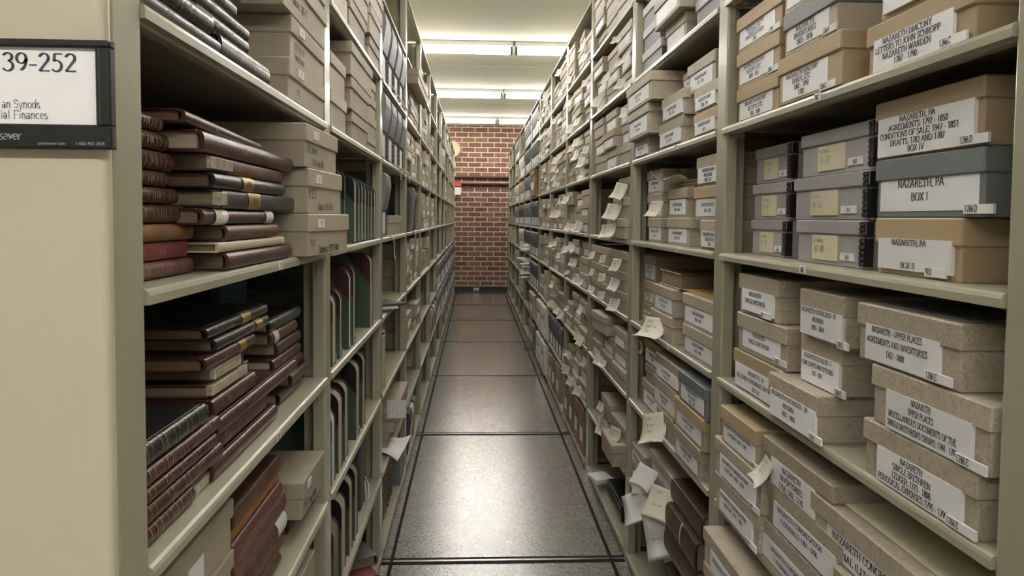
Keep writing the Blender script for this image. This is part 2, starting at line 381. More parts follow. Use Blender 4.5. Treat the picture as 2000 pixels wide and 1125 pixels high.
# ------------------------------------------------------------ ceiling lights
def light_fixture(x0, x1, y, label):
    t = thing('strip_light', label, 'ceiling light', (x0, y, CEIL), 0, 'fluorescent strip lights')
    L = x1-x0
    mb = MB(); mb.rbox(.01, L-.01, -.075, .075, -.035, 0, 'fixture', .004); mb.box(.02, L-.02, -.05, .05, -.045, -.035, 'fixture'); hs = mb.build('housing', t)
    for q in (-.032, .032):
        mb = MB(); mb.cyl((.035, q, -.066), (L-.035, q, -.066), .019, 'tube', 10); mb.build('tube', t)
    for e in (.012, L-.03):
        mb = MB(); mb.rbox(e, e+.018, -.05, .05, -.088, -.035, 'socket', .003); mb.build('socket', hs)
LY = (-1.3, 1.5, 4.15, 6.5, 8.87, 11.24)
nm = ['behind the entrance to the aisle', 'over the aisle entrance', 'over the nearest bays', 'nearest in view', 'middle of three rows in view', 'closest to the brick wall']
for i, y in enumerate(LY):
    for j, (a, b) in enumerate(((-2.1, .32), (.32, 2.75))):
        light_fixture(a, b, y, 'white fluorescent strip light, %s, %s of its joint' % (nm[i], ('left', 'right')[j]))

# ------------------------------------------------------------ shelving
def shelf_mesh(tagged=False):
    mb = MB(); Lh = (P-.06+.014)/2
    prof = [(.0, -.0145), (.0, -.006), (.0015, -.002), (.005, 0), (.42, 0), (.44, 0), (.44, -.004), (.018, -.004), (.018, -.012), (.024, -.0145), (.024, -.017), (.012, -.017), (.010, -.0145)]
    a = [(x, -Lh, z) for x, z in prof]; b = [(x, Lh, z) for x, z in prof]
    mb.rings([a, b], 'steel', True)
    mb.box(.28, .30, -Lh, Lh, -.02, -.004, 'steel')
    return mb
def post_mb(x0, x1):
    mb = MB(); mb.rbox(x0, x1, -.06, 0, 0, LV(3)-.0, 'steel_edge', .004); mb.box(x0+.012, x1+.03, -.072, -.058, 0, LV(3)-.02, 'steel')
    return mb
SHELF = {}
def shelving(side, k, proto=[None, None]):
    X = XR if side == 'R' else XL
    ordw = ORD[k-1]
    who = 'right' if side == 'R' else 'left'
    if k == 12: lab = 'beige steel shelving bay at the brick wall end, %s side of the aisle' % who
    elif k == 1: lab = 'beige steel shelving bay nearest the viewer, %s side of the aisle' % who
    else: lab = 'beige steel shelving bay, %s from the near end, %s side of the aisle' % (ordw, who)
    cy = Y0+P*(k-1)+ (P-.06)/2
    t = thing('steel_shelving_unit', lab, 'shelving unit', (X, cy, 0), RZ(side), 'steel shelving bays')
    s = 1 if side == 'R' else -1
    for m in range(-5, 4):
        if proto[0] is None:
            o = shelf_mesh().build('shelf', t); proto[0] = o
        else:
            o = proto[0].copy(); COL.objects.link(o); o.parent = t
        o.location = (-.003, .007*s, LV(m)); SHELF[side, k, m] = o
    ends = [(P-.06)/2+.06] + ([-(P-.06)/2] if k == 1 else [])
    for e in ends:
        yl = e if s == 1 else -e+.06      # local y of the post's far face
        for xo in (0, .40):
            mb = MB(); mb.rbox(xo+.001, xo+.028, yl-.06, yl, 0.0, LV(3)-.001, 'steel_edge', .004)
            mb.box(xo+.028, xo+.05, yl-.034, yl-.026, 0, LV(3)-.02, 'steel')
            pst = mb.build('post', t)
    for m in (-4, -3, -2, -1, 0, 1):
        if k < 3:
            yl = s*((P-.06)/2-.004)
            mb = MB(); mb.box(.012, .016, yl-.0015, yl+.0015, LV(m)-.055, LV(m)-.018, 'steel'); mb.box(.012, .04, yl-.004, yl+.004, LV(m)-.022, LV(m)-.018, 'steel')
            mb.build('shelf_clip', pst)
    mb = MB(); mb.box(.006, .44, -(P-.062)/2, (P-.062)/2, .004, LV(-5)-.018, 'steel'); mb.build('kick_plate', t)
    mb = MB(); mb.box(.452, .455, -(P-.062)/2-(.06 if s < 0 else 0), (P-.062)/2+(.06 if s > 0 else 0), .004, LV(3), 'shade_black'); mb.build('shade_sheet', t)['label'] = 'added dark sheet for the shade inside the shelves'  # added sheet, its near-black colour stands in for shade deep in the bay
    return t
ORD = 'first second third fourth fifth sixth seventh eighth ninth tenth eleventh twelfth'.split()
UN = {}
for k in range(1, NB+1):
    UN['R', k] = shelving('R', k); UN['L', k] = shelving('L', k)
# numbered tags on shelf lips
def shelf_tag(side, k, m, Y, s):
    t = UN[side, k]; X = XR if side == 'R' else XL
    mb = MB(); y = (Y-t.location.y)*(1 if side == 'R' else -1)
    mb.box(-.0042, -.0032, y-.011, y+.011, -.0135, -.001, 'paper')
    lettering(mb, s, lambda u, v: (-.0045, y-u, -.0115+v), .008, 'ink', .8, .16, .09, False, center=True)
    o = mb.build('shelf_tag', SHELF[side, k, m]); o.location = (.003, -.007*(1 if side == 'R' else -1), 0); o['label'] = 'white numbered sticker'
shelf_tag('R', 1, -1, 1.175, '266D'); shelf_tag('R', 1, 0, 1.14, '266C'); shelf_tag('L', 1, -1, 1.20, '237')
shelf_tag('L', 1, -2, 1.18, '238'); shelf_tag('R', 2, -1, 1.93, '265'); shelf_tag('R', 2, 0, 1.95, '264'); shelf_tag('R', 2, -2, 2.0, '266')

# end panel of the left range and far ends closing the ranges
mb = MB(); mb.rbox(-.002, .82, .0, .016, 0, LV(3)+.02, 'panel', .007, .004, 5)
o = mb.build('end_panel', UN['L', 1]); o.location = (0, (UN['L', 1].location.y-.66), 0)
o['label'] = 'cream painted end panel'
mb = MB(); mb.rbox(-.002, .82, -.016, .0, 0, LV(3)+.02, 'panel', .007, .004, 5)
o = mb.build('end_panel', UN['R', 1]); o.location = (0, .655-UN['R', 1].location.y, 0); o['label'] = 'cream painted end panel'

# ------------------------------------------------------------ label holder on the end panel
yp = .643
t = thing('label_holder', 'black plastic label holder with a printed card on the cream end panel', 'label holder', (-.3, yp, CZ))
def on_panel(x, y, Y=.634):
    d = fw + rt*((x-1000)/1500) + up*((501.5-y)/1500); return d*(Y/d.y)
PX = lambda x: on_panel(x, 190).x + .3
PZ = lambda y: on_panel(110, y).z
def fr(mb, x0, x1, z0, z1, a, b, c, d, y0, y1, mt):
    mb.rbox(x0, x1, y0, y1, d, z1, mt, .003); mb.rbox(x0, x1, y0, y1, z0, c, mt, .003)
    mb.rbox(b, x1, y0, y1, c-.001, d+.001, mt, .002); mb.rbox(x0, a, y0, y1, c-.001, d+.001, mt, .002)
xl = PX(-150)
mb = MB(); fr(mb, xl, PX(217), PZ(290), PZ(77), PX(-130), PX(188), PZ(243), PZ(92), -.011, 0, 'blackplastic')
mb.box(xl, PX(216), -.003, 0, PZ(290), PZ(77), 'blackplastic')
mb.box(PX(196), PX(197), -.0112, -.0105, PZ(243), PZ(92), 'casedark')
mb.build('frame', t)
mb = MB(); mb.box(PX(-131), PX(188), -.006, -.004, PZ(243.5), PZ(91.5), 'label_paper')
PL = lambda x, y: (lambda u, v: (PX(x)+u, -.0063, PZ(y)+v))
lettering(mb, '39-252', PL(1, 138.5), .0144, 'violet', 1.42, .12, .06, False)
lettering(mb, 'an Synods', PL(-1, 211), .0066, 'sign_grey', 1.06, .12, .07, True)
lettering(mb, 'cial Finances', PL(-12, 232), .0066, 'sign_grey', 1.13, .12, .07, True)
o = mb.build('printed_card', t); o['label'] = 'white card printed 39-252'
mb = MB(); B = lambda x, y: (lambda u, v: (PX(x)+u, -.0114, PZ(y)+v))
lettering(mb, 'esaver', B(-10, 274), .0066, 'silver_ink', 1.2, .14, .10, False, .15)
lettering(mb, 'www.spacesaver.com', B(60, 283), .0021, 'silver_ink', 1.6, .14, .12, False)
lettering(mb, '1-800-492-3434', B(148, 283), .0024, 'silver_ink', 1.45, .14, .12, False)
mb.build('printed_lettering', t)

# ------------------------------------------------------------ archive boxes
BOXMAT = {'board': ('board', 'board'), 'board2': ('board2', 'board2'), 'plain': ('plainboard', 'plainboard'), 'kraft': ('kraft', 'kraft'),
          'slate': ('slate', 'slate'), 'slatelid': ('plainboard', 'slate'), 'tanlid': ('plainboard', 'kraft'), 'tanlid2': ('board', 'kraft'), 'charcoal': ('charcoal', 'charcoal'),
          'brown': ('brown_card', 'brown_card'), 'white': ('whiteboard', 'whiteboard'), 'greylid': ('charcoal', 'grey'), 'metal': ('grey', 'grey')}
BOXWORD = {'board': 'marbled grey-brown', 'board2': 'brown marbled', 'plain': 'plain tan', 'kraft': 'tan', 'slate': 'blue-grey', 'slatelid': 'blue-lidded tan',
           'tanlid': 'tan-lidded', 'tanlid2': 'tan-lidded grey', 'charcoal': 'charcoal', 'brown': 'brown', 'white': 'white', 'greylid': 'grey-lidded black', 'metal': 'grey metal-edged'}
NBOX = [0]; STUFF = MB()
def box_parts(add, style, w, h, d, lid):
    bm, lm = BOXMAT[style]
    return bm, lm
def archive_box(side, X, Yf, Yn, z, h, label, style='board', d=.36, lid=.028, rot=0, text=None, th=.0078, lab=None, code=None, hand=None, slant=0, group=None, tilt=0, extra=None, cond=1.40):
    """X world x of the front; Yf, Yn far and near ends; z rel. to eye. text: list of lines."""
    k = int(((Yf+Yn)/2-Y0)//P)+1
    Yf = min(Yf, Y0+P*k-.063-abs(rot)*.05); Yn = max(Yn, Y0+P*(k-1)+.003+abs(rot)*.05)
    w = abs(Yf-Yn); cy = (Yf+Yn)/2
    m = Matrix.Translation((X, cy, CZ+z)) @ Matrix.Rotation(RZ(side)+rot, 4, 'Z') @ Matrix.Rotation(tilt, 4, 'X')
    bm, lm = BOXMAT[style]
    NBOX[0] += 1
    if label is None:                     # beyond the first three hundred: one heap
        n0 = len(STUFF.v)
        STUFF.box(.002, d, -w/2+.002, w/2-.002, 0, h-.004, bm); STUFF.box(0, d+.002, -w/2, w/2, h-lid, h, lm)
        if rnd.random() < .7: STUFF.box(0, .0022, -w*.3, w*.3, h*.12, h*.5, 'label_paper')
        for i in range(n0, len(STUFF.v)): STUFF.v[i] = tuple(m @ Vector(STUFF.v[i]))
        return None
    o = bpy.data.objects.new('archive_box', None); COL.objects.link(o); o.matrix_world = m
    tag(o, label, 'box', group or ('boxes on the right shelves' if side == 'R' else 'boxes on the left shelves'))
    mb = MB(); mb.rbox(.003, d, -w/2+.003, w/2-.003, 0, h-.004, bm, .0025, .001); bo = mb.build('base', o)
    mb = MB(); mb.rbox(-.0005, d+.002, -w/2, w/2, h-lid, h, lm, .003, .002); 
    if style == 'metal':
        mb = MB()    # lid front bows and drops a little in the middle
        mb.rbox(-.0005, d+.002, -w/2, w/2, h-lid*.82, h, lm, .003, .0015)
    mb.build('lid', o)
    if style == 'metal':
        mb = MB(); s = 1 if side == 'R' else -1
        for z0, z1 in ((.004, h-lid), (h-lid+.003, h-.002)):
            for yy, ww in ((-w/2+.0035, .014),):
                mb.rbox(-.002, .002, yy, yy+ww, z0, z1, 'blackmetal', .0008, .0004)
                nn = max(2, int((z1-z0)/.0068))
                for a in range(nn):
                    for c in (.25, .75):
                        cyy = yy+ww*c; czz = z0+(z1-z0)*(a+.5)/nn
                        ring = lambda r, x: [(x, cyy+r*math.cos(2*PI*i/10), czz+r*math.sin(2*PI*i/10)) for i in range(10)]
                        mb.rings([ring(.0034, -.002), ring(.0030, -.0033), ring(.0020, -.0033), ring(.0016, -.0021)], 'blackmetal', False)
                        mb.add(ring(.0011, -.00235), [tuple(range(10))], 'offwhite')
        for yy in (-w/2-.0015,):
            mb.box(-.001, .009, yy, yy+.002, .004, h-lid, 'blackmetal'); mb.box(-.001, .009, yy, yy+.002, h-lid+.003, h-.002, 'blackmetal')
        mb.build('metal_edge', bo)
        # cream note held in the card window, and a small code sticker
        mb = MB(); y0 = w*.5-w*.26; y1 = y0-w*.36
        mb.box(.0008, .003, y1, y0, h*.10, h*.66, 'cream')
        if hand:
            lettering(mb, hand[0], lambda u, v: (.0006, y0-.004-u, h*.50+v), .0065, 'pencil', .9, .10, .07, False, .2, wob=.02)
            lettering(mb, hand[1], lambda u, v: (.0006, y0-.006-u, h*.27+v), .0105, 'pencil', .85, .10, .07, False, .2, wob=.02)
        q = mb.build('note_card', o); q['label'] = 'cream handwritten card'
        mb = MB(); mb.box(.0010, .003, -w*.34, -w*.16, h*.14, h*.30, 'paper')
        lettering(mb, 'I.266.D', lambda u, v: (.0008, -w*.25-u, h*.17+v), h*.085, 'ink', .75, .14, .10, False, center=True)
        mb.build('code_sticker', o)
        return o
    # paper label: lab = (from far edge, to near edge, from bottom, to top) in fractions of front / metres
    if lab is None and text: lab = (.07, .86, .10, .60)
    if lab:
        ya = w/2-w*lab[0]; yb = w/2-w*lab[1]; za = h*lab[2]; zb = h*lab[3]
        zl = h-lid
        mb = MB(); x0 = .0022 if zb <= zl+.001 else -.0014
        mb.box(x0, x0+.001 if x0 > 0 else .003, yb, ya, za, zb, 'label_paper')
        if text:
            hh = min(th, (zb-za)/len(text)/1.35); mx = max(tw(s) for s in text)
            wid = (ya-yb)*(.84 if code else .92)
            sc = min(cond, wid/(mx*hh)); step = (zb-za)/(len(text)+.15)
            if step > hh*1.75: step = hh*1.75
            cen = (ya+yb)/2 + ((ya-yb)*.05 if code else 0)
            tot = step*(len(text)-1)+hh; zt = (za+zb)/2+tot/2-hh+(min(.006, ((zb-za)-tot)/2-.001) if code else 0)
            for i, s in enumerate(text):
                zz = zt-i*step
                lettering(mb, s, lambda u, v: (x0-.0004, cen-u+slant*u, zz+v), hh, 'ink', sc, .15, .06, th > .005, center=True)
        pl = mb.build('paper_label', o)
        if code:
            mb = MB(); cw = min(.05, w*.22); cy2 = yb+ (-.012 if len(code) > 4 else .02); ch = .0105; cz = za-(.004 if za > .004 else 0)
            mb.box(x0-.0012, x0+.002, cy2-cw*.28, cy2+cw*.72, cz, cz+ch, 'paper')
            lettering(mb, code, lambda u, v: (x0-.0016, cy2+cw*.66-u, cz+.0022+v), .0075, 'ink', .92, .14, .09, False)
            mb.build('code_sticker', pl)
    if hand:
        for i, (s, fy, fz, hh) in enumerate(hand):
            mb = MB()
            lettering(mb, s, lambda u, v: (.0022 if fz < (h-lid)/h else -.0011, w/2-w*fy-u, h*fz+v), hh, 'ink', 1.0, .13, .09, False, .15, wob=.025)
            mb.build('handwriting', bo)
        mb = MB(); mb.box(-.0018, .001, w*.17, w*.31, h-lid*.75, h-lid*.28, 'paper'); 
        lettering(mb, 'I237', lambda u, v: (-.0022, w*.24-u, h-lid*.65+v), lid*.25, 'faint', .8, .14, .10, False, center=True)
        mb.build('code_sticker', o)
    if extra: extra(o, w, h)
    return o

ROWN = {1: ['alone'], 2: ['bottom', 'top'], 3: ['bottom', 'middle', 'top'], 4: ['bottom', 'lower middle', 'upper middle', 'top']}
def rowword(i, n):
    if n <= 4: return ROWN[n][i]
    return ['bottom', 'second up', 'third up', 'fourth up', 'fifth up', 'sixth up', 'seventh up', 'eighth up'][i] if i < n-1 else 'top'

# ------------------------------------------------------------ near right bay (measured)
SH = {m: .193+.2617*m for m in range(-5, 4)}
def stack(side, X, items, where, zb=None, m=None, **kw):
    """items bottom to top: (Yf, Yn, h, style, dict)"""
    z = SH[m] if zb is None else zb
    for i, (yf, yn, h, st, kk) in enumerate(items):
        kk = dict(kw, **kk); xx = kk.pop('X', X); lb = kk.pop('label', None)
        if lb is None:
            rw = rowword(i, len(items))
            lb = '%s box, %s of %s' % (BOXWORD[st], rw, where) if rw != 'alone' else '%s box, %s' % (BOXWORD[st], where)
        archive_box(side, xx, yf, yn, z, h-.0008, lb, st, **kk)
        z += h
T = dict
stack('R', .53, [(1.55, 1.335, .071, 'kraft', T(text=['NAZARETH DIACONY', 'RECEIPTS, ETC.', '1807 - 1849'], th=.0075, label='tan box NAZARETH DIACONY RECEIPTS 1807 - 1849, at the far post')),
                  (1.555, 1.335, .072, 'kraft', T(text=['NAZARETH DIACONY', 'RECEIPTS, ETC.', '1850 - 1855'], th=.0075, code='I.266', label='tan box NAZARETH DIACONY RECEIPTS, middle of three at the far post')),
                  (1.56, 1.33, .071, 'kraft', T(text=['NAZARETH DIACONY', 'RECEIPTS, ETC.', 'UNDATED ACCOUNTS', '1785'], th=.0068, code='I.266', label='tan box NAZARETH DIACONY RECEIPTS, top of three at the far post'))], '', m=0)
stack('R', .512, [(1.293, 1.066, .078, 'kraft', T(text=['NAZARETH DIACONY', 'BONDS, ETC.', '1802 - 1892', '1782'], th=.0085, code='I.266.C', label='tan box NAZARETH DIACONY BONDS on the upper right shelf lip', lab=(.08, .80, .06, .62))),
                  (1.275, 1.085, .070, 'slatelid', T(text=['NAZARETH', 'INVENTORIES', '1803 - 1836'], th=.0085, code='I.266.A', label='blue-lidded box NAZARETH INVENTORIES above the bonds box')),
                  (1.28, 1.08, .070, 'kraft', T(text=['NAZARETH DIACONY', 'ACCOUNTS', '1791 - 1804'], th=.008, label='tan box on top of the blue-lidded inventories box'))], '', m=0)
stack('R', .523, [(1.018, .792, .065, 'kraft', T(text=['NAZARETH DIACONY', 'LETTERS TO JOHN SCHROPP', 'NAZARETH WARDEN', '1787 - 1790'], th=.0080, code='I.266.C', lab=(.10, .84, .02, .66), label='tan box NAZARETH DIACONY LETTERS, NAZARETH WARDEN 1787 - 1790')),
                  (.99, .78, .066, 'kraft', T(text=['NAZARETH DIACONY', 'LETTERS'], th=.009, label='tan box resting on the NAZARETH WARDEN letters box'))], '', m=0)
for i, (yf, yn, hd) in enumerate([(1.63, 1.37, ('Naz. Memoirs', '91 - 130')), (1.625, 1.355, ('Naz. Memoirs', '41 - 90')), (1.615, 1.355, ('Naz. Memoirs', '1 - 40'))]):
    archive_box('R', .568, yf-.075, yn+.0, SH[-1]+.0705*i+.0003, .0698, 'small grey metal-edged box with cream card, %s of three by the far post' % ROWN[3][i], 'metal', lid=.024, hand=hd)
for i, (yf, yn, hd) in enumerate([(1.295, 1.055, ('Naz. Memoirs', '365 - 400')), (1.315, 1.045, ('Naz. Memoirs', '288 - 364')), (1.285, 1.037, ('Naz. Memoirs', '211 - 287'))]):
    archive_box('R', .552, yf, yn, SH[-1]+.0705*i+.0003, .0698, 'larger grey metal-edged box numbered %s, %s of the three beside tan boxes' % (hd[1], ROWN[3][i]), 'metal', lid=.026, hand=hd, rot=-.02 if i == 1 else .0)
stack('R', .545, [(1.02, .835, .0745, 'kraft', T(text=['NAZARETH, PA', '', '', 'BOX II'], th=.0088, code='91D', lab=(.06, .92, .10, .64), lid=.033, label='tan box NAZARETH, PA BOX II on the shelf at eye level')),
                  (1.025, .80, .0775, 'slate', T(text=['NAZARETH, PA', 'BOX I'], th=.0095, code='I.266.D', lab=(.05, .95, .10, .63), lid=.029, label='blue-grey box NAZARETH, PA BOX I between two tan boxes')),
                  (1.03, .805, .0765, 'kraft', T(text=['NAZARETH, PA', 'AGREEMENTS: 1792 - 1850', 'CONDITIONS OF SALE: 1847 - 1851', 'DRAFTS: 1783 AND 1787', 'BOX IV'], th=.0075, code='I.266.D', lab=(.05, .94, .03, .70), lid=.025, label='tan box NAZARETH, PA AGREEMENTS BOX IV topping the near stack'))], '', m=-1)
stack('R', .526, [(1.52, 1.272, .0745, 'tanlid', T(text=['NAZARETH, PA', 'BILLS AND STATEMENTS OF FINANCE', 'BOX III'], th=.0078, lab=(.06, .98, .05, .66), label='tan-lidded box NAZARETH, PA BILLS BOX III, bottom left of its shelf')),
                  (1.505, 1.262, .0755, 'board', T(text=['NAZARETH', 'SINGLE BRETHREN'], th=.0078, code='I.266.E', lab=(.12, .88, .14, .60), lid=.03, label='marbled box NAZARETH SINGLE BRETHREN, middle of three by the far post')),
                  (1.50, 1.30, .077, 'board', T(text=['NAZARETH', 'SINGLE BRETHREN'], th=.0078, code='95', lab=(.12, .90, .10, .64), lid=.03, label='marbled box NAZARETH SINGLE BRETHREN, top of three by the far post'))], '', m=-2)
stack('R', .512, [(1.287, 1.10, .0725, 'board', T(text=['NAZARETH CATALOGS - III', '(BOUND)', '1825 - 1863'], th=.0075, code='I.266.E', lab=(.07, .99, .04, .66), lid=.032, X=.507, label='marbled box NAZARETH CATALOGS - III jutting over the shelf lip')),
                  (1.225, 1.085, .0755, 'board', T(X=.535, text=['NAZARETH CATALOGS - I', 'SOME LEAVES AND STITCHED', '1762 - 1827'], th=.007, code='I.266.E', lab=(.05, .98, .02, .66), lid=.028, label='marbled box NAZARETH CATALOGS - I, middle of the catalog boxes')),
                  (1.21, 1.06, .0755, 'board', T(X=.525, text=['NAZARETH CATALOGS - II', '(BOUND)', '1785 - 1824'], th=.007, code='I.266.E', lab=(.05, .97, .06, .64), lid=.030, label='marbled box NAZARETH CATALOGS - II, top of the catalog boxes'))], '', m=-2)
stack('R', .518, [(.985, .752, .0725, 'board', T(text=['NAZARETH', 'SINGLE BRETHREN', 'LEDGER: 1773 - 1808', 'PERIODICAL EXPENSES: 1795 - 1799'], th=.0078, code='I.266.E', lab=(.17, .90, .03, .64), lid=.028, label='marbled box NAZARETH SINGLE BRETHREN LEDGER, bottom of the near stack')),
                  (.968, .735, .0750, 'board', T(text=['NAZARETH', 'UPPER PLACES', 'MISCELLANEOUS DOCUMENTS OF THE', "SINGLE BRETHREN'S CHOIRS: 1744 - 1795"], th=.0075, code='I.266.E', lab=(.17, .88, .02, .66), lid=.028, label='marbled box NAZARETH UPPER PLACES MISCELLANEOUS DOCUMENTS, middle of near stack')),
                  (1.01, .788, .0755, 'board', T(text=['NAZARETH - UPPER PLACES', 'AGREEMENTS AND INVENTORIES', '1762 - 1800'], th=.0078, code='I.266.E', lab=(.12, .84, .05, .66), lid=.030, label='marbled box NAZARETH UPPER PLACES AGREEMENTS AND INVENTORIES, top of near stack'))], '', m=-2)
stack('R', .505, [(1.56, 1.31, .0715, 'board', T(text=['NAZARETH CONGREGATION', 'DIACONY, 1811 - 1825'], th=.0075, code='I.266.F', lab=(.16, .88, .06, .64), label='marbled box on lower shelf, bottom of three beside the far post')),
                  (1.565, 1.305, .0725, 'board', T(text=['NAZARETH CONGREGATION', 'DIACONY, 1807 - 1810'], th=.0075, code='I.266.F', lab=(.16, .90, .06, .64), label='marbled box on lower shelf, middle of three beside the far post')),
                  (1.53, 1.33, .0735, 'tanlid2', T(text=['NAZARETH CONGREGATION', 'DIACONY, 1797 - 1799'], th=.0075, code='I.266.F', lab=(.08, .94, .06, .62), label='brown-lidded box on lower shelf, top of three beside the far post'))], '', m=-3)
stack('R', .515, [(1.355, 1.045, .0685, 'board', T(text=['NAZARETH CONGREGATION', '3 JOURNALS: 1797 - 1806'], th=.008, lab=(.14, .90, .06, .62), label='marbled box under the two journals box, lower shelf')),
                  (1.30, 1.02, .072, 'board2', T(text=['NAZARETH CONGREGATION', '2 JOURNALS: 1787 - 1796'], th=.0085, code='I.266', lab=(.12, .92, .06, .66), label='marbled box NAZARETH CONGREGATION 2 JOURNALS 1787 - 1796')),
                  (1.325, 1.06, .0735, 'board2', T(text=['NAZARETH', 'INVENTORIES', '1758, 1762, 1770'], th=.0095, lab=(.16, .80, .02, .64), label='brown box NAZARETH INVENTORIES 1758 with a yellow slip tucked in'))], '', m=-3)
stack('R', .505, [(1.03, .74, .056, 'board2', T(label='brown box at the bottom under the journal box with yellow sheet')),
                  (1.03, .74, .056, 'board2', T(label='brown box directly under the journal box with yellow sheet')),
                  (1.125, .80, .073, 'board', T(X=.513, text=['NAZARETH CONGREGATION', 'JOURNAL (LEDGER) 1771 - 1786'], th=.0105, lab=(.16, .90, .06, .62), label='large marbled journal box with a yellow sheet on its lid'))], '', m=-3)
stack('R', .485, [(1.56, 1.30, .0705, 'board', T()), (1.56, 1.30, .0705, 'board', T()), (1.565, 1.29, .0715, 'board', T(text=['NAZARETH CONGREGATION', '1826 - 1830'], th=.008, lab=(.2, .9, .06, .62)))], 'the lowest visible right stack beside the near post', m=-4)
# second bay
def R2(X, rows, where, m, scale=1, **kw): stack('R', X, rows, where, m=m, **kw)
DI = lambda a, n=2: T(text=(['NAZARETH DIARY', a] if n == 2 else ['NAZARETH DIARY', 'NEUE REIHE', a]), th=.0075, lab=(.08, .90, .10, .62))
w2 = 'second right bay'
stack('R', .515, [(2.47, 2.27, .056, 'board', DI('1762')), (2.56, 2.19, .088, 'board', T(DI('1797 - 1802'), X=.494)), (2.60, 2.14, .080, 'board', T(DI('1796 - 1796'), X=.488))], 'far stack, head-high shelf, '+w2, m=0)
stack('R', .518, [(2.16, 1.91, .070, 'board', DI('1803 - 1807')), (2.13, 1.895, .068, 'board', DI('1781 - 1787')), (2.07, 1.88, .060, 'board', T(DI('1775 - 1780'), X=.56))], 'middle stack, head-high shelf, '+w2, m=0)
stack('R', .52, [(1.82, 1.59, .056, 'kraft', DI('1801')), (1.82, 1.59, .058, 'board', T(DI('1788 - 1795'))), (1.92, 1.70, .075, 'board', T(DI('1771 - 1774'), X=.53))], 'near stack, head-high shelf, '+w2, m=0)
stack('R', .55, [(2.42, 2.24, .074, 'board', DI('1858')), (2.43, 2.24, .074, 'board', DI('1838 - 1857', 3)), (2.44, 2.235, .072, 'board', DI('1816'))], 'far stack, eye-level shelf, '+w2, m=-1)
stack('R', .54, [(2.14, 1.92, .075, 'board', DI('1859 - 1862')), (2.13, 1.94, .078, 'board2', DI('1860 - 1866'))], 'middle stack, eye-level shelf, '+w2, m=-1)
stack('R', .535, [(1.80, 1.60, .070, 'board', DI('1893', 3)), (1.86, 1.62, .078, 'tanlid', DI('1818 - 1822')), (1.84, 1.62, .070, 'board', DI('1803 - 1817', 3))], 'near stack, eye-level shelf, '+w2, m=-1)
stack('R', .555, [(2.57, 2.36, .062, 'kraft', DI('1838')), (2.59, 2.35, .074, 'tanlid2', DI('1864', 3)), (2.62, 2.33, .082, 'board', DI('1868', 3))], 'far stack, shelf below eye level, '+w2, m=-2)
stack('R', .52, [(2.235, 1.985, .0725, 'board', T(label='marbled box with a curled paper over its front, second bay')), (2.20, 1.975, .075, 'board', DI('1874 - 1877'))], 'middle stack, shelf below eye level, '+w2, m=-2)
stack('R', .525, [(1.90, 1.615, .0730, 'board', DI('1875 - 1886')), (1.905, 1.63, .077, 'board', DI('1867 - 1874'))], 'near stack, shelf below eye level, '+w2, m=-2)
stack('R', .545, [(2.44, 2.20, .085, 'board', DI('1906')), (2.40, 2.22, .055, 'board2', T()), (2.42, 2.20, .078, 'board2', DI('1899'))], 'far stack, knee-high shelf, '+w2, m=-3)
stack('R', .52, [(2.13, 1.96, .068, 'board2', T()), (2.19, 1.93, .080, 'board', DI('1909 - 1911')), (2.16, 1.895, .068, 'board', DI('1903 - 1905'))], 'middle stack, knee-high shelf, '+w2, m=-3)
stack('R', .51, [(1.91, 1.685, .074, 'board', DI('1918 - 1924')), (1.91, 1.66, .074, 'tanlid', DI('1912 - 1917')), (1.875, 1.645, .074, 'slate', DI('1900 - 1902', 3))], 'near stack, knee-high shelf, '+w2, m=-3)
stack('R', .525, [(2.55, 2.31, .060, 'board', T()), (2.56, 2.30, .064, 'board', DI('1925'))], 'far pile of the low shelf, '+w2, m=-4)
stack('R', .53, [(2.20, 1.98, .055, 'board2', T()), (2.20, 1.98, .05, 'board2', T()), (2.25, 1.98, .064, 'board', T(lab=(.1, .9, .1, .5)))], 'middle pile of the low shelf, '+w2, m=-4)
stack('R', .53, [(2.45, 2.20, .070, 'greylid', T()), (2.44, 2.22, .07, 'greylid', T()), (2.45, 2.19, .07, 'greylid', T())], 'far stack of the highest visible shelf, '+w2, m=1)
stack('R', .525, [(2.13, 1.93, .072, 'board', T(lab=(.1, .9, .1, .6))), (2.17, 1.90, .078, 'board', T(X=.50, lab=(.1, .9, .1, .6))), (2.1, 1.9, .07, 'board', T())], 'middle stack of the highest visible shelf, '+w2, m=1)
stack('R', .53, [(1.86, 1.62, .072, 'greylid', T()), (1.86, 1.62, .072, 'greylid', T()), (1.85, 1.62, .07, 'greylid', T())], 'near stack of the highest visible shelf, '+w2, m=1)

# ------------------------------------------------------------ left bay boxes (measured)
HW = lambda a, b, c=.0: [(a, .04, .28, .013), (b, .26, .06, .013)]
stack('L', -.272, [(1.55, 1.317, .0745, 'plain', T(X=-.265, rot=-.128, hand=[('P E C', .05, .24, .011), ('Statistics: 1937-1940', .24, .06, .013)], lid=.032, label='plain tan box handwritten Statistics 1937-1940, bottom of three')),
                   (1.55, 1.317, .0775, 'plain', T(X=-.272, rot=-.07, hand=[('P. E. C.', .04, .34, .015), ('Statistics 1920-1936', .28, .08, .012)], lid=.032, label='plain tan box handwritten PEC Statistics, middle of three beside ledgers')),
                   (1.55, 1.30, .0735, 'plain', T(X=-.276, rot=-.03, hand=[('P.E.C. Statistics', .05, .36, .011), ('U.S.A. Census 1890', .2, .08, .010)], lid=.030, label='plain tan box handwritten U.S.A. Census, top of three beside ledgers'))], '', m=-1, d=.38)
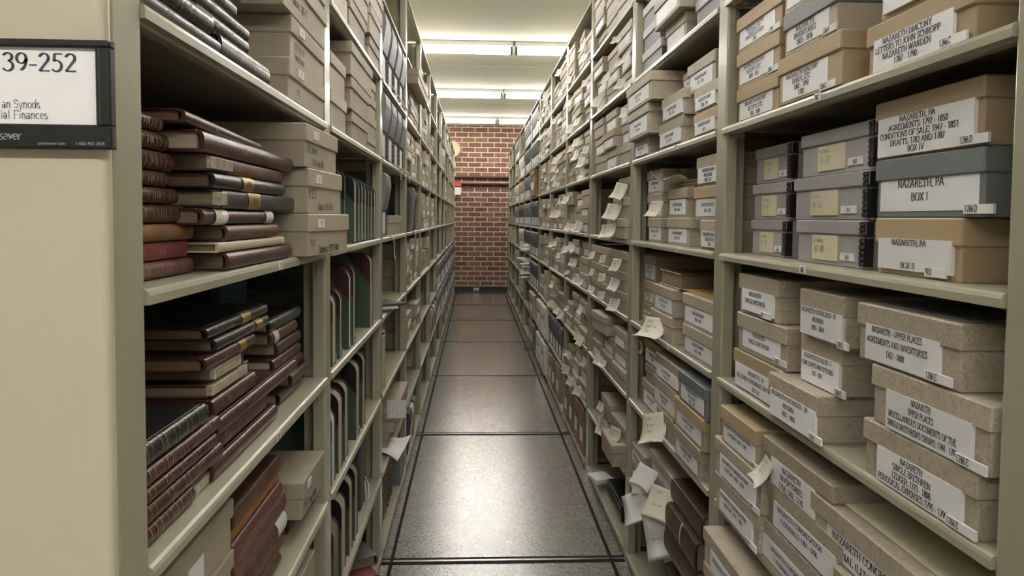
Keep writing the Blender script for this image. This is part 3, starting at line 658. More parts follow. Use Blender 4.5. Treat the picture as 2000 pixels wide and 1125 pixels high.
stack('L', -.300, [(1.57, 1.27, .066, 'plain', T(hand=[('P.E.C.', .2, .2, .010)], lid=.030, label='plain tan box, bottom of upper left stack beside black books')),
                   (1.565, 1.285, .0715, 'plain', T(hand=[('P.E.C. 1911-1923', .1, .3, .011), ('Financial Statistics', .1, .07, .010)], lid=.030, label='plain tan box handwritten Financial Statistics, beside black books')),
                   (1.60, 1.23, .076, 'plain', T(X=-.297, hand=[('Prov. Statistics: 1867-71', .08, .25, .014)], lid=.028, label='plain tan box handwritten Prov. Statistics 1867-71')),
                   (1.6, 1.26, .04, 'plain', T(label='shallow tan box resting on the Prov. Statistics box'))], '', m=0, d=.38)
archive_box('L', -.305, 1.655, 1.375, -.548, .069, 'plain tan box handwritten P.E.C. resting on small maroon books', 'plain', lid=.031, d=.36, hand=[('P E C', .1, .2, .012), ('Report copies', .3, .12, .012)])
for i, z in enumerate((-.5924, -.5224, -.4524)):
    archive_box('L', -.325, 1.045, .80, z+.0005, .0692, 'tan box, %s of three on the left low shelf by the end panel' % ROWN[3][i], 'plain', lid=.026, d=.36, lab=(.35, .55, .1, .6) if i == 2 else None)
w3 = 'second left bay'
stack('L', -.305, [(1.86, 1.66, .080, 'board', T(d=.2)), (1.85, 1.66, .080, 'board', T(d=.2))], 'near pair of the head-high shelf, '+w3, m=0)
stack('L', -.300, [(2.22, 1.94, .072, 'board2', T(X=-.305)), (2.22, 1.90, .078, 'board2', T()), (2.26, 1.88, .080, 'board2', T(X=-.296))], 'middle stack of the head-high shelf, '+w3, m=0)
stack('L', -.31, [(2.44, 2.26, .052, 'board', T()), (2.45, 2.26, .058, 'board', T()), (2.45, 2.26, .058, 'board', T()), (2.44, 2.27, .05, 'board', T())], 'far stack of the head-high shelf, '+w3, m=0)
stack('L', -.30, [(1.86, 1.66, .08, 'board', T()), (1.86, 1.66, .08, 'board', T())], 'near pair of the highest visible shelf, '+w3, m=1)
stack('L', -.303, [(2.17, 1.90, .08, 'board2', T()), (2.19, 1.89, .078, 'board', T(X=-.298))], 'middle pair of the highest visible shelf, '+w3, m=1)
stack('L', -.302, [(2.47, 2.24, .066, 'board2', T()), (2.44, 2.21, .08, 'board', T(X=-.295)), (2.50, 2.2, .07, 'board', T(X=-.292))], 'far stack of the highest visible shelf, '+w3, m=1)

# ------------------------------------------------------------ papers
def slip_mesh(L, w, curl, bend, scrib=3, mt='slip_paper', n=10, hang=True):
    """A sheet hanging from local (0,0,0): down -Z, curling out to -X; width along Y."""
    mb = MB(); pts = []; x = z = 0; a = .12
    for i in range(n+1):
        pts.append((x, z, a)); a += curl/n*(.3+1.4*i/n); x -= math.sin(a)*L/n; z -= math.cos(a)*L/n
    vs = []
    for i, (x, z, a) in enumerate(pts):
        for j in range(5):
            s = j/4-.5; vs.append((x - bend*(s*s)*4*(i/n), s*w, z + .1*bend*s*(i/n)))
    n1 = len(vs); vs2 = [(x+.0006, y, z+.0004) for x, y, z in vs]
    fs = []
    for i in range(n):
        for j in range(4):
            q = (i*5+j, i*5+j+1, (i+1)*5+j+1, (i+1)*5+j); fs.append(q); fs.append(tuple(n1+k for k in q[::-1]))
    R = [i*5 for i in range(n+1)] + [n*5+j for j in range(1, 5)] + [i*5+4 for i in range(n-1, -1, -1)] + [j for j in range(3, 0, -1)]
    for a, b in zip(R, R[1:]+R[:1]): fs.append((a, b, b+n1, a+n1))
    mb.add(vs+vs2, fs, mt, True)
    for q in range(scrib):
        i = int(1+(n-3)*(q+.5)/scrib)
        x, z, a = pts[i]; st = ('Nazareth', 'Diary', '1858 - 64', 'I.266')[(q+n+int(L*1000)) % 4]; hh = min(.0075, w*.09)
        def pl(u, v):
            y = w*.36-u; return (x - bend*((y/w)**2)*4*(i/n) - .0010 + v*math.sin(a), y, z+v*math.cos(a))
        lettering(mb, st, pl, hh, 'pencil', min(1.1, w*.7/(tw(st)*hh)), .11, .07, False, .2, wob=.03)
    return mb
SLIPS = []
def slip_proto(i):
    while len(SLIPS) <= i: SLIPS.append(None)
    if SLIPS[i] is None:
        a = [(.052, .085, .55, .004), (.056, .095, .9, -.004), (.05, .075, .35, .004), (.042, .08, 1.2, .0), (.062, .10, .7, .006)][i]
        SLIPS[i] = slip_mesh(*a).build('paper_slip'); return SLIPS[i]
    o = SLIPS[i].copy(); COL.objects.link(o); return o
def slip(side, X, Y, z, label, i=None, rot=0, sc=1, mt=None):
    i = rnd.randrange(5) if i is None else i
    o = slip_proto(i)
    s = 1 if side == 'R' else -1; th = rnd.uniform(.12, .42); sc *= .8
    o.location = (X-s*math.sin(th)*.035, Y, CZ+z); o.rotation_euler = (rnd.uniform(-.15, .15), 0, RZ(side)+s*th+rot); o.scale = (sc, sc, sc)
    tag(o, label, 'paper', 'paper slips hanging from the boxes'); return o
def sheet(name, verts2, loc, rot, label, mt, cat='paper', group=None, text=None, curl=0, n=8, thick=.0008):
    """flat or gently curled sheet: w x l in local XY."""
    w, l = verts2; mb = MB(); vs = []
    for i in range(n+1):
        for j in range(n+1):
            u, v = i/n-.5, j/n-.5
            vs.append((u*w, v*l, curl*(4*u*u*v + 1.5*v*v*.6 + u*v)))
    N1 = len(vs); vs += [(x, y, z-thick) for x, y, z in vs]
    fs = []
    for i in range(n):
        for j in range(n):
            a = i*(n+1)+j; q = (a, a+n+1, a+n+2, a+1); fs.append(q); fs.append(tuple(N1+k for k in q[::-1]))
    E = [i*(n+1) for i in range(n+1)] + [n*(n+1)+j for j in range(1, n+1)] + [i*(n+1)+n for i in range(n-1, -1, -1)] + [j for j in range(n-1, 0, -1)]
    for a, b in zip(E, E[1:]+E[:1]): fs.append((a, a+N1, b+N1, b))
    mb.add(vs, fs, mt, curl != 0)
    if text:
        for (s, u, v, h) in text: lettering(mb, s, lambda a, b: (u*w+a, v*l+b, curl*(4*((u*w+a)/w)**2*(v+b/l)+.9*(v+b/l)**2+(u*w+a)/w*(v+b/l))+.0006), h, 'pencil', .8, .09, .06, False, .2, wob=.03)
    o = mb.build(name); o.location = loc; o.rotation_euler = rot
    return tag(o, label, cat, group)

# ------------------------------------------------------------ procedural box bays
SIDEW = {'R': 'right of aisle', 'L': 'left of aisle'}
SHW = {2: 'top shelf', 1: 'second shelf down', 0: 'third shelf down', -1: 'fourth shelf down', -2: 'fifth shelf down', -3: 'sixth shelf down', -4: 'seventh shelf down', -5: 'lowest shelf'}
def bayY(k): return Y0+P*(k-1)+.012, Y0+P*k-.072
LIMIT = 292
OCC = set([('R', k, m) for k, m in ((7, 2), (8, 2), (8, 1), (7, 1), (8, 0), (8, -1), (8, -2), (7, -1), (7, -2), (9, 1), (9, 0), (9, -1), (9, -2), (10, 0), (10, -1), (10, 2), (7, 0), (7, -4), (7, -3), (8, -3))])
def cell(side, k, m, spec, slips=.0, styles=('board', 'board', 'board2', 'board', 'plain', 'tanlid'), X=0, d=.34, hmax=.225, d3=None):
    """spec: string of stack heights from far to near, '.' = gap."""
    ya, yb = bayY(k); n = len(spec); wy = (yb-ya)/n; s = 1 if side == 'R' else -1
    XF = (XR if side == 'R' else XL)
    if (side, k, m) in OCC: return
    for c, ch in enumerate(spec):
        if ch == '.': continue
        rows = int(ch); z = SH[m]+.0006
        hs = [rnd.uniform(.062, .08) for _ in range(rows)]; tot = sum(hs)
        if tot > hmax: hs = [q*hmax/tot for q in hs]
        for i, h in enumerate(hs):
            y1 = yb-wy*c-.008-rnd.uniform(0, .014); y0 = yb-wy*(c+1)+.008+rnd.uniform(0, .014)
            x = XF + s*(X+rnd.uniform(-.002, .022)); st = rnd.choice(styles); rot = rnd.uniform(-.05, .05) if rnd.random() < .4 else 0
            full = NBOX[0] < LIMIT
            base = '%s of %s stack from far end, %s, %s bay %s' % (rowword(i, rows) if rows > 1 else 'single', ORD[c], SHW[m], ORD[k-1], SIDEW[side])
            lb = ('%s box, ' % {'board': 'marbled', 'board2': 'brown', 'plain': 'tan', 'tanlid': 'two-tone', 'kraft': 'kraft', 'slate': 'blue-grey', 'charcoal': 'charcoal', 'white': 'white', 'brown': 'brown', 'metal': 'grey', 'slatelid': 'blue-lidded', 'tanlid2': 'two-tone', 'greylid': 'dark'}[st] + base) if full else None
            if lb: lb = lb.replace('of first stack from far end', 'of first stack').replace('of second stack from far end', 'of second stack').replace('of third stack from far end', 'of third stack').replace('of fourth stack from far end', 'of fourth stack').replace(' shelf down', ' shelf')
            archive_box(side, x, y1, y0, z, h-.001, lb, st if st != 'metal' else 'metal', d=d, rot=rot, lid=h*.4,
                        lab=(.1, .85, .1, .52) if (rnd.random() < .5 and st != 'metal') else None)
            if rnd.random() < slips and full:
                for q in range(1 if wy < .25 else rnd.choice((1, 2))):
                    yy = y0+(y1-y0)*rnd.uniform(.25, .75) if q == 0 else y0+(y1-y0)*rnd.uniform(.2, .8)
                    slip(side, x-s*.004, yy, z+h*.66, ('curled slip %s on %s box, %s stack, %s, %s bay %s' % ('one' if q == 0 else 'two', rowword(i, rows) if rows > 1 else 'lone', ORD[c], SHW[m].replace(' shelf down', ' shelf'), ORD[k-1], SIDEW[side])), sc=rnd.uniform(.8, 1.1))
            z += h
# third bay right: one stack with long papers, three by three with slips ...
cell('R', 3, 2, '333', .2); cell('R', 3, 1, '333', .45); cell('R', 3, 0, '333', .45)
for i in range(3):
    z = SH[-1]+.0725*i+.0006; yn, yf = 2.555, (2.90, 2.87, 2.84)[i]
    archive_box('R', (.515, .53, .545)[i]-.01, yf, yn+.02, z, .0715, 'large marbled box draped with papers, %s of lone stack, third bay right' % ROWN[3][i], 'board', lid=.03)
    slip('R', (.50, .515, .53)[i], yf-.13, z+.05, 'long curled paper on front of %s box of lone stack, third bay' % ROWN[3][i], 4 if i else 1, sc=1.25)
    if i < 2: slip('R', (.50, .515)[i], yf-.05, z+.047, 'narrow curled paper beside the long one, %s lone-stack box, third bay' % ROWN[3][i], 2)
archive_box('R', .66, 3.36, 3.0, SH[-1]+.001, .2, 'dark brown carton at the back, eye-level shelf, third bay right', 'brown', d=.2, lid=.05)
for c in range(3):
    for i in range(3):
        ya = 3.40-.275*c; yb = ya-.26; z = SH[-2]+.0725*i+.0006
        archive_box('R', .522, ya, yb, z, .0715, 'marbled box behind a slip, %s row, %s stack of the three by three block' % (ROWN[3][i], ORD[c]), 'board', lid=.03)
        slip('R', .518, (ya+yb)/2+rnd.uniform(-.02, .02), z+.044, 'curled white slip, %s row, %s column of the three by three block' % (ROWN[3][i], ORD[c]), (0, 2, 4)[c], sc=(.8, .85, 1.0)[c])
archive_box('R', .50, 3.20, 2.93, SH[-3]+.14, .072, 'marbled box turned sideways on top, sixth shelf, third bay right', 'board', d=.32, lid=.03, rot=.05)
cell('R', 3, -3, '222', .2, ('board', 'plain'), hmax=.137); 
archive_box('R', .515, 2.80, 2.57, SH[-3]+.14, .062, 'narrow marbled box near the post, sixth shelf, third bay right', 'board', lid=.026, lab=(.15, .85, .05, .55))
cell('R', 3, -4, '.22', 1.0, ('board2', 'board')); 
o = slip_mesh(.05, .05, .8, .004, 0, 'pink').build('paper_slip'); o.location = (.512, 2.98, CZ+SH[-4]+.105); tag(o, 'pink slip among white papers, seventh shelf, third right bay', 'paper', 'paper slips hanging from the boxes')
archive_box('R', .475, 2.80, 2.58, SH[-4]+.002, .075, 'marbled box jutting over the shelf lip, seventh shelf, third bay', 'board2', lid=.03, d=.3)
for k, rows in ((4, {2: '332', 1: '333', 0: '444', -1: '333', -2: '333', -3: '233', -4: '233'}), (5, {2: '23', 1: '333', 0: '433', -1: '333', -2: '333', -3: '32'}),
                (6, {2: '333', 1: '33', 0: '433', -1: '333', -2: '333', -3: '2.'})):
    for m, sp in rows.items():
        cell('R', k, m, sp, .38 if k == 4 else .28)
# left bays with boxes
cell('L', 4, 1, '333', .1, ('board', 'board2', 'plain'), hmax=.165)
archive_box('L', -.262, 4.30, 3.62, SH[1]+.168, .07, 'long marbled box jutting out on top, fourth bay left of aisle', 'board2', lid=.034)
cell('L', 4, 0, '333', .15); cell('L', 4, -2, '343', .6); cell('L', 4, -3, '2.2', .6)
cell('L', 5, 2, '2.2', .1); cell('L', 5, 1, '333', .4); cell('L', 5, 0, '334', .3); cell('L', 5, -1, '333', .2, X=-.01); cell('L', 5, -2, '323', .3)
cell('L', 6, 1, '.22', .2); cell('L', 6, 0, '3.3', .3); cell('L', 6, -1, '3.', .3)
# beyond: heap
for k in range(7, 13):
    for m in range(-4, 3):
        if rnd.random() < (.42 if k < 9 else .3): cell('R', k, m, rnd.choice(('33', '3.3', '232', '333')), 0)
for k in range(7, 13):
    for m in (2, 1, 0, -1):
        if rnd.random() < .5: cell('L', k, m, rnd.choice(('3.', '.3', '33')), 0)
if STUFF.v:
    o = STUFF.build('archive_boxes'); o['kind'] = 'stuff'; tag(o, 'small tan and brown boxes crowding the shelves near the brick wall', 'boxes')

# ------------------------------------------------------------ books
def book_mesh_parts(t, L, th, d, cover, pages='pages', bands=5, gold='goldline', patch=None, title=None, torn=0, flat_spine=False, label_txt=None):
    """local: spine at x=0, x into the shelf, y along the spine, z thickness. L spine length, d board width."""
    c = .0032 if th > .02 else .0024
    mb = MB()
    mb.rbox(.008, d, -L/2, L/2, 0, c, cover, .003, .0008); mb.rbox(.008, d, -L/2, L/2, th-c, th, cover, .003, .0008)
    # rounded spine, ring per station along y
    st = [-L/2, -L/2+.002]
    bw = .004
    for i in range(bands):
        yy = -L/2+L*(i+.7)/(bands+.4); st += [yy-bw, yy-bw*.4, yy+bw*.4, yy+bw]
    st += [L/2-.002, L/2]
    def sec(y, g):
        out = []; N = 9; b = .008 if not flat_spine else .003
        for i in range(N+1):
            a = -PI/2+PI*i/N; out.append((.008-(b+g)*math.cos(a), y, th/2+(th/2+g*.4)*math.sin(a)))
        for i in range(N, -1, -1):
            a = -PI/2+PI*i/N; out.append((.0095-(b-.003)*math.cos(a), y, th/2+(th/2-.0028)*math.sin(a)))
        return out
    y_end = L/2-torn
    rs = []
    for j, y in enumerate(st):
        if y > y_end and torn: break
        g = 0 if (j >= 2 and (j-2) % 4 in (1, 2) and j < len(st)-2) else 0
        rs.append(sec(y, g))
    if torn: rs.append(sec(y_end, 0))
    mb.rings(rs, cover, True, True)
    # gilt rules beside the bands
    if gold and th > .012:
        for i in range(bands):
            yy = -L/2+L*(i+.7)/(bands+.4)
            if torn and yy > y_end-.01: continue
            for q in (-.0062, .0062):
                out = []
                for i2 in range(8):
                    a = -PI/2*.86+PI*.86*i2/7; out.append((.008-(.0086 if not flat_spine else .0036)*math.cos(a), th/2+(th/2+.0004)*math.sin(a)))
                for (xa, za), (xb, zb) in zip(out, out[1:]): mb.add([(xa, yy+q-.0007, za), (xb, yy+q-.0007, zb), (xb, yy+q+.0007, zb), (xa, yy+q+.0007, za)], [(0,1,2,3)], gold)
        for s in (-1, 1):
            for q in range(3):
                yy = L*(.12*s)+s*.004+q*.006
                bx = -.0006 if not flat_spine else .0044
                mb.add([(bx, yy-.0009, th*.3), (bx, yy+.0009, th*.3), (bx, yy+.0009, th*.7), (bx, yy-.0009, th*.7)], [(0,1,2,3)], gold)
    cvr = mb.build('cover', t)
    mb = MB(); mb.rbox(.010 if not torn else .007, d-.004, -L/2+.005, L/2-.005 , c*.9, th-c*.9, pages, .002, .0004); mb.build('page_block', t)
    if torn:
        mb = MB(); mb.rbox(.0015, .0105, y_end-.006, L/2-.004, c, th-c, 'torn', .002, .001)
        for q in range(6): mb.box(.0010, .002, y_end, L/2-.006, c+(th-2*c)*(q+.4)/6.5, c+(th-2*c)*(q+.7)/6.5, 'pages_light')
        o = mb.build('bare_spine', t); o['label'] = 'torn spine showing paper'
    if patch:
        for (f, wd, mt) in patch:
            mb = MB()
            yy = -L/2+L*f; out = []
            for i2 in range(10):
                a = -PI/2*.9+PI*.9*i2/9; out.append((.008-(.0092 if not flat_spine else .0042)*math.cos(a), th/2+(th/2+.0007)*math.sin(a)))
            for (xa, za), (xb, zb) in zip(out, out[1:]): mb.add([(xa, yy-wd/2, za), (xb, yy-wd/2, zb), (xb, yy+wd/2, zb), (xa, yy+wd/2, za)], [(0,1,2,3)], mt, True)
            if title:
                sgn = 1
                lettering(mb, title, lambda u, v: (.008-.0098 if not flat_spine else .0034, yy-u, th*.36+v), min(th*.34, .012), 'black', .8, .16, .08, False, center=True)
            mb.build('spine_label', cvr)
def book(side, X, Yf, Yn, zb, zt, cover, label, d=.26, group=None, rot=0, tilt=0, **kw):
    L = abs(Yf-Yn); t = thing('leather_book', label, 'book', (X, (Yf+Yn)/2, CZ+zb+.0004), RZ(side)+rot, group)
    if tilt: t.matrix_world = t.matrix_world @ Matrix.Rotation(tilt, 4, 'X')
    book_mesh_parts(t, L, zt-zb-.0008, d, cover, **kw); return t
UPN = ['bottom', 'second up', 'third up', 'fourth up', 'fifth up', 'sixth up', 'seventh up', 'eighth up', 'ninth up', 'tenth up']
def pile(side, X, lev, rows, where, group, sc=1.0):
    """rows bottom up: (Yf, Yn, thick, cover, word, kw)"""
    z = lev
    for i, (yf, yn, th, cv, wd, kw) in enumerate(rows):
        kw = dict(kw); x = kw.pop('X', X)
        book(side, x, yf*sc, yn*sc, z, z+th*sc, cv, '%s, %s in %s' % (wd, UPN[i] if i < len(rows)-1 else 'top', where), group=group, **kw)
        z += th*sc
g1 = 'leather ledgers in the near left bay'
# eye-level shelf: nine-book pile with spines to the aisle
pile('L', -.302, SH[-1], [
    (1.295, .966, .0235, 'maroon', 'glossy maroon book', T(X=-.303)),
    (1.26, .94, .0130, 'vellum', 'pale vellum book', T(bands=0, gold=None, pages='pages', flat_spine=True)),
    (1.221, .974, .0210, 'brown', 'dull brown book with torn head', T(X=-.306, bands=3)),
    (1.194, .891, .0200, 'maroon', 'dark book with two white spine patches', T(X=-.307, patch=[(.80, .045, 'offwhite'), (.08, .04, 'offwhite')], gold=None, bands=0)),
    (1.35, .922, .0230, 'black', 'long black book with gilt panel', T(X=-.300, patch=[(.62, .06, 'gold')], title='KELLEY', flat_spine=True, torn=.03)),
    (1.246, .915, .0200, 'black', 'black book with small gilt panel', T(patch=[(.60, .05, 'gold')], title='KELLEY', pages='pages_dark')),
    (1.25, .907, .0200, 'brown', 'brown book with bare torn spine end', T(torn=.075, flat_spine=True)),
    (1.305, .881, .0250, 'maroon', 'thick glossy maroon book', T(pages='pages_light')),
    (1.16, .86, .0160, 'maroon', 'dark red book', T(X=-.315, pages='pages_dark', tilt=.03))], 'pile beside Statistics boxes', g1)
pile('L', -.335, SH[-1], [
    (.935, .74, .0195, 'redbrown', 'reddish-brown book', T()), (.93, .74, .0205, 'red', 'scuffed red book', T(bands=0, flat_spine=True)), (.935, .74, .0200, 'tanleather', 'light brown book', T()),
    (.915, .74, .0205, 'maroon', 'dark maroon book', T()), (.89, .74, .0185, 'maroon', 'plain maroon book', T()), (.865, .74, .017, 'maroon', 'slim maroon book', T()),
    (.88, .74, .0215, 'maroon', 'worn maroon book', T()), (.865, .74, .02, 'maroon', 'shadowed maroon book', T()), (.85, .74, .017, 'maroon', 'dark maroon book', T())],
    'eye-level pile by the end panel', g1)
# upper shelf black books
pile('L', -.305, SH[0], [(.95, .72, .018, 'greyleather', 'grey-black book', T(bands=2)), (.925, .72, .024, 'black', 'shiny black book', T()), (.88, .72, .022, 'black', 'black book', T()), (.86, .72, .024, 'black', 'black book', T())],  # bottom book has a greyer cover than the black ones above
     'near pile, upper left shelf', g1)
pile('L', -.307, SH[0], [(1.18, .96, .030, 'black', 'thick black book', T()), (1.10, .90, .022, 'black', 'ribbed black book', T(X=-.315)), (1.12, .90, .022, 'black', 'black book', T(X=-.32)), (1.08, .9, .024, 'black', 'black book', T(X=-.325)), (1.1, .9, .024, 'black', 'black book', T(X=-.325))],
     'pile beside upper left boxes', g1)
# below eye level
k_ = 1.075
pile('L', -.318, SH[-2], [
    (1.19, .90, .0235, 'maroon', 'glossy maroon book', T()), (1.16, .885, .0225, 'maroon', 'maroon book', T(X=-.325)), (1.33, .92, .0225, 'maroon', 'long maroon book', T(X=-.32)),
    (1.105, .925, .0240, 'maroon', 'maroon book with gilt lines', T(X=-.326, pages='pages_light')), (1.095, .93, .0180, 'brown', 'book with bare paper spine', T(X=-.33, torn=.15, flat_spine=True, bands=1)),
    (1.07, .94, .0195, 'maroon', 'book with torn printed spine', T(X=-.33, torn=.11, flat_spine=True, bands=1)), (1.10, .90, .0185, 'maroon', 'dark maroon book with gilt title', T(X=-.326, pages='pages_dark', patch=[(.30, .03, 'gold')])),
    (1.165, .93, .0175, 'black', 'slate black book with gilt title', T(X=-.324, patch=[(.22, .035, 'gold')])), (1.165, .905, .0170, 'black', 'black book with gilt title', T(X=-.326, pages='pages_dark', patch=[(.42, .04, 'gold')]))],
    'tall pile, left middle shelf', g1, sc=1.055)
pile('L', -.318, SH[-2], [
    (.885, .74, .021, 'maroon', 'torn maroon book', T(torn=.0)), (.985, .74, .0215, 'maroon', 'maroon book with gilt bands', T()), (.965, .74, .0175, 'maroon', 'slim maroon book', T()),
    (.975, .74, .020, 'maroon', 'rounded maroon book', T()), (.93, .74, .026, 'black', 'thick black ledger with gilt bands', T(gold='gold'))], 'near pile, left middle shelf', g1)
sheet('loose_pages', (.10, .085), (-.375, .925, CZ+SH[-2]+.0135), (0, 0, 0), 'loose torn page bundle sticking out under the near maroon pile', 'torn', thick=.012)
pile('L', -.335, SH[-2], [
    (1.50, 1.34, .0225, 'black', 'dark book', T(d=.1)), (1.53, 1.39, .0225, 'maroon', 'maroon book', T(d=.1, X=-.325)), (1.52, 1.33, .022, 'maroon', 'maroon book', T(d=.12)), (1.50, 1.30, .0215, 'maroon', 'maroon book with pale fore-edge', T(d=.12, pages='pages_light')),
    (1.50, 1.33, .024, 'maroon', 'maroon book with cream pages', T(d=.12, pages='pages_light')), (1.47, 1.29, .0235, 'brown', 'brown book with shiny label', T(d=.12, patch=[(.85, .03, 'whiteboard')])), (1.50, 1.28, .022, 'black', 'dark book', T(d=.12))],
    'rear pile, left middle shelf', g1)
mb = MB(); mb.rbox(0, .02, -.12, .12, 0, .225, 'blue_cloth', .004)
o = mb.build('blue_folder'); o.location = (-.46, 1.50, CZ+SH[-2]); o.rotation_euler = (0, 0, PI+.1); tag(o, 'tall blue folder standing at the back behind the rear book pile', 'folder')
# low shelf leather folios
pile('L', -.325, SH[-3], [
    (1.30, .95, .022, 'brown', 'brown folio', T()), (1.32, 1.05, .024, 'brown', 'brown folio', T(bands=3)), (1.335, 1.05, .033, 'brown', 'brown folio with cream spine patch', T(patch=[(.10, .06, 'offwhite')])),
    (1.335, 1.05, .034, 'redbrown', 'scuffed red-brown folio', T(bands=4)), (1.31, 1.05, .028, 'redbrown', 'mottled brown folio', T(bands=3)), (1.30, 1.05, .018, 'orangeleather', 'orange suede-edged folio', T(bands=0, gold=None, flat_spine=True)),
    (1.30, 1.05, .030, 'brown', 'dark brown folio', T(bands=4))], 'leather pile, left low shelf', g1)
pile('L', -.34, SH[-3], [(1.60, 1.42, .020, 'maroon', 'small maroon book', T(d=.14)), (1.59, 1.43, .0215, 'maroon', 'small banded maroon book', T(d=.14))], 'the pair under the PEC box', g1)

# ------------------------------------------------------------ folio albums, upright, fore-edges to the aisle
def folio_mesh(t, th, h, d, corner, pages):
    """local upright: x into shelf, y thickness, z up; base at z=0"""
    def board(y0, y1):
        pts = [(.0, .0), (.0, h-.03)] + [(.03-.03*math.cos(a), h-.03+.03*math.sin(a)) for a in [PI/2*i/6 for i in range(1, 7)]] + [(d, h), (d, 0)]
        return [(x, y0, z) for x, z in pts], [(x, y1, z) for x, z in pts]
    mb = MB()
    for y0, y1 in ((-th/2, -th/2+.003), (th/2-.003, th/2)):
        a, b = board(y0, y1); mb.rings([a, b], 'green_cloth', True)
    mb.box(d-.003, d, -th/2, th/2, 0, h, corner)
    cvr = mb.build('cover', t)
    c = h*.42
    for y in (-th/2-.0006, th/2+.0006):
        pts = [(-.0008, h-c), (-.0008, h-.03)] + [(.03-.0308*math.cos(a), h-.03+.0308*math.sin(a)) for a in [PI/2*i/6 for i in range(1, 7)]] + [(c*.8, h+.0008)]
        r0 = [(x, y-.0005, z) for x, z in pts]; r1 = [(x, y+.0005, z) for x, z in pts]; mb = MB(); mb.rings([r0, r1], corner, True)
        o = mb.build('corner_patch', cvr); o['label'] = 'dark leather cover corner'
    mb = MB(); n = max(2, int(th/.006))
    pts = [(.0012, .004), (.0012, h-.034)] + [(.032-.0308*math.cos(a), h-.034+.0308*math.sin(a)) for a in [PI/2*i/6 for i in range(1, 7)]] + [(d-.003, h-.003), (d-.003, .004)]
    mb.rings([[(x, -th/2+.003, z) for x, z in pts], [(x, th/2-.003, z) for x, z in pts]], pages, True); mb.build('page_block', t)
    mb = MB(); mb.rbox(-.001, .02, -th/2-.0016, -th/2-.0002, .004, .022, 'chrome', .001); mb.build('metal_corner', cvr)
FOL = {}
def folio(side, Y, th, h, label, corner='corner_black', pages='pages_light', X=None, m=-1, d=.27, rot=0, lean=0):
    X = (XR if side == 'R' else XL) + (.012 if side == 'R' else -.012) if X is None else X
    t = thing('folio_album', label, 'album', (X, Y, CZ+SH[m]), RZ(side)+rot, 'green folio albums in the second left bay')
    if lean: t.matrix_world = t.matrix_world @ Matrix.Rotation(lean, 4, 'X')
    folio_mesh(t, th, h, d, corner, pages); return t
def folio_row(m, specs, where):
    for i, (y, th, h, cr, pg, dx) in enumerate(specs):
        folio('L', y, th, h, '%s album, %s corners, %s pages, %s from near post, %s' % ('green cloth', 'maroon' if cr == 'corner_maroon' else 'black', 'cream' if pg != 'pages' else 'brown', ORD[i], where), cr, pg, X=-.310-dx, m=m)
folio_row(-1, [(1.80, .018, .185, 'corner_black', 'pages_light', .0), (1.86, .018, .185, 'corner_black', 'pages_light', .0), (2.02, .040, .18, 'corner_black', 'pages_light', .0), (2.085, .03, .175, 'corner_black', 'pages_light', 0),
               (2.145, .034, .178, 'corner_black', 'pages_light', .0), (2.205, .034, .175, 'corner_black', 'pages_light', .0), (2.27, .036, .172, 'corner_black', 'pages', 0), (2.335, .034, .17, 'corner_black', 'pages_light', 0), (2.41, .04, .168, 'corner_black', 'pages_light', 0)], 'eye-level shelf')
folio_row(-2, [(1.715, .045, .165, 'corner_maroon', 'pages_light', .0), (1.80, .03, .165, 'corner_maroon', 'pages_light', .0), (1.93, .032, .205, 'corner_maroon', 'whiteboard', .0), (2.00, .032, .212, 'corner_maroon', 'pages_light', .0), (2.33, .055, .222, 'corner_maroon', 'pages_light', .0)], 'below eye level')
folio_row(-3, [(1.70, .045, .17, 'corner_black', 'whiteboard', .0), (1.79, .055, .19, 'corner_black', 'pages_light', .0), (1.875, .05, .195, 'corner_black', 'pages_light', .0), (2.06, .06, .21, 'corner_black', 'pages_light', .0), (2.17, .05, .215, 'corner_black', 'pages_light', .0)], 'knee height')
folio_row(-4, [(1.73, .07, .165, 'corner_maroon', 'pages', .0), (1.83, .06, .19, 'corner_black', 'pages_light', .0), (1.94, .05, .2, 'corner_black', 'pages_light', .0), (2.03, .05, .2, 'corner_black', 'pages_light', .0)], 'low shelf')
# dark boxed volume with a string
t = thing('document_case', 'dark blue-grey case with a loop of string, low shelf of second left bay', 'case', (-.325, 2.26, CZ+SH[-4]), PI)
mb = MB(); mb.rbox(0, .26, -.05, .05, 0, .205, 'casedark', .006); mb.build('body', t)
mb = MB(); mb.tube([(-.004, -.02, .08), (-.012, -.03, .05), (-.014, -.02, .02), (-.012, .0, .01), (-.01, .01, .03), (-.004, -.01, .07)], .002, 'cord'); mb.build('string', t)
# bottom: dark and red books at the foot of second left bay
pile('L', -.31, SH[-5], [(2.30, 2.02, .03, 'red', 'red book with brown pages', T(pages='pages_dark', rot=.3)), (2.32, 2.04, .03, 'maroon', 'maroon book', T(rot=.25)), (2.38, 2.12, .05, 'red', 'large red and black book', T(rot=.5, X=-.32)), (2.42, 2.18, .03, 'greyleather', 'dark grey book', T(rot=.5, X=-.33))],
     'floor-level pile, second left bay', 'books at the foot of the left range')
archive_box('L', -.31, 1.50, 1.30, SH[-4]+.0, .2, 'pale carton with ribbed paper edges under the low left shelf', 'plain', lid=.05, d=.3)

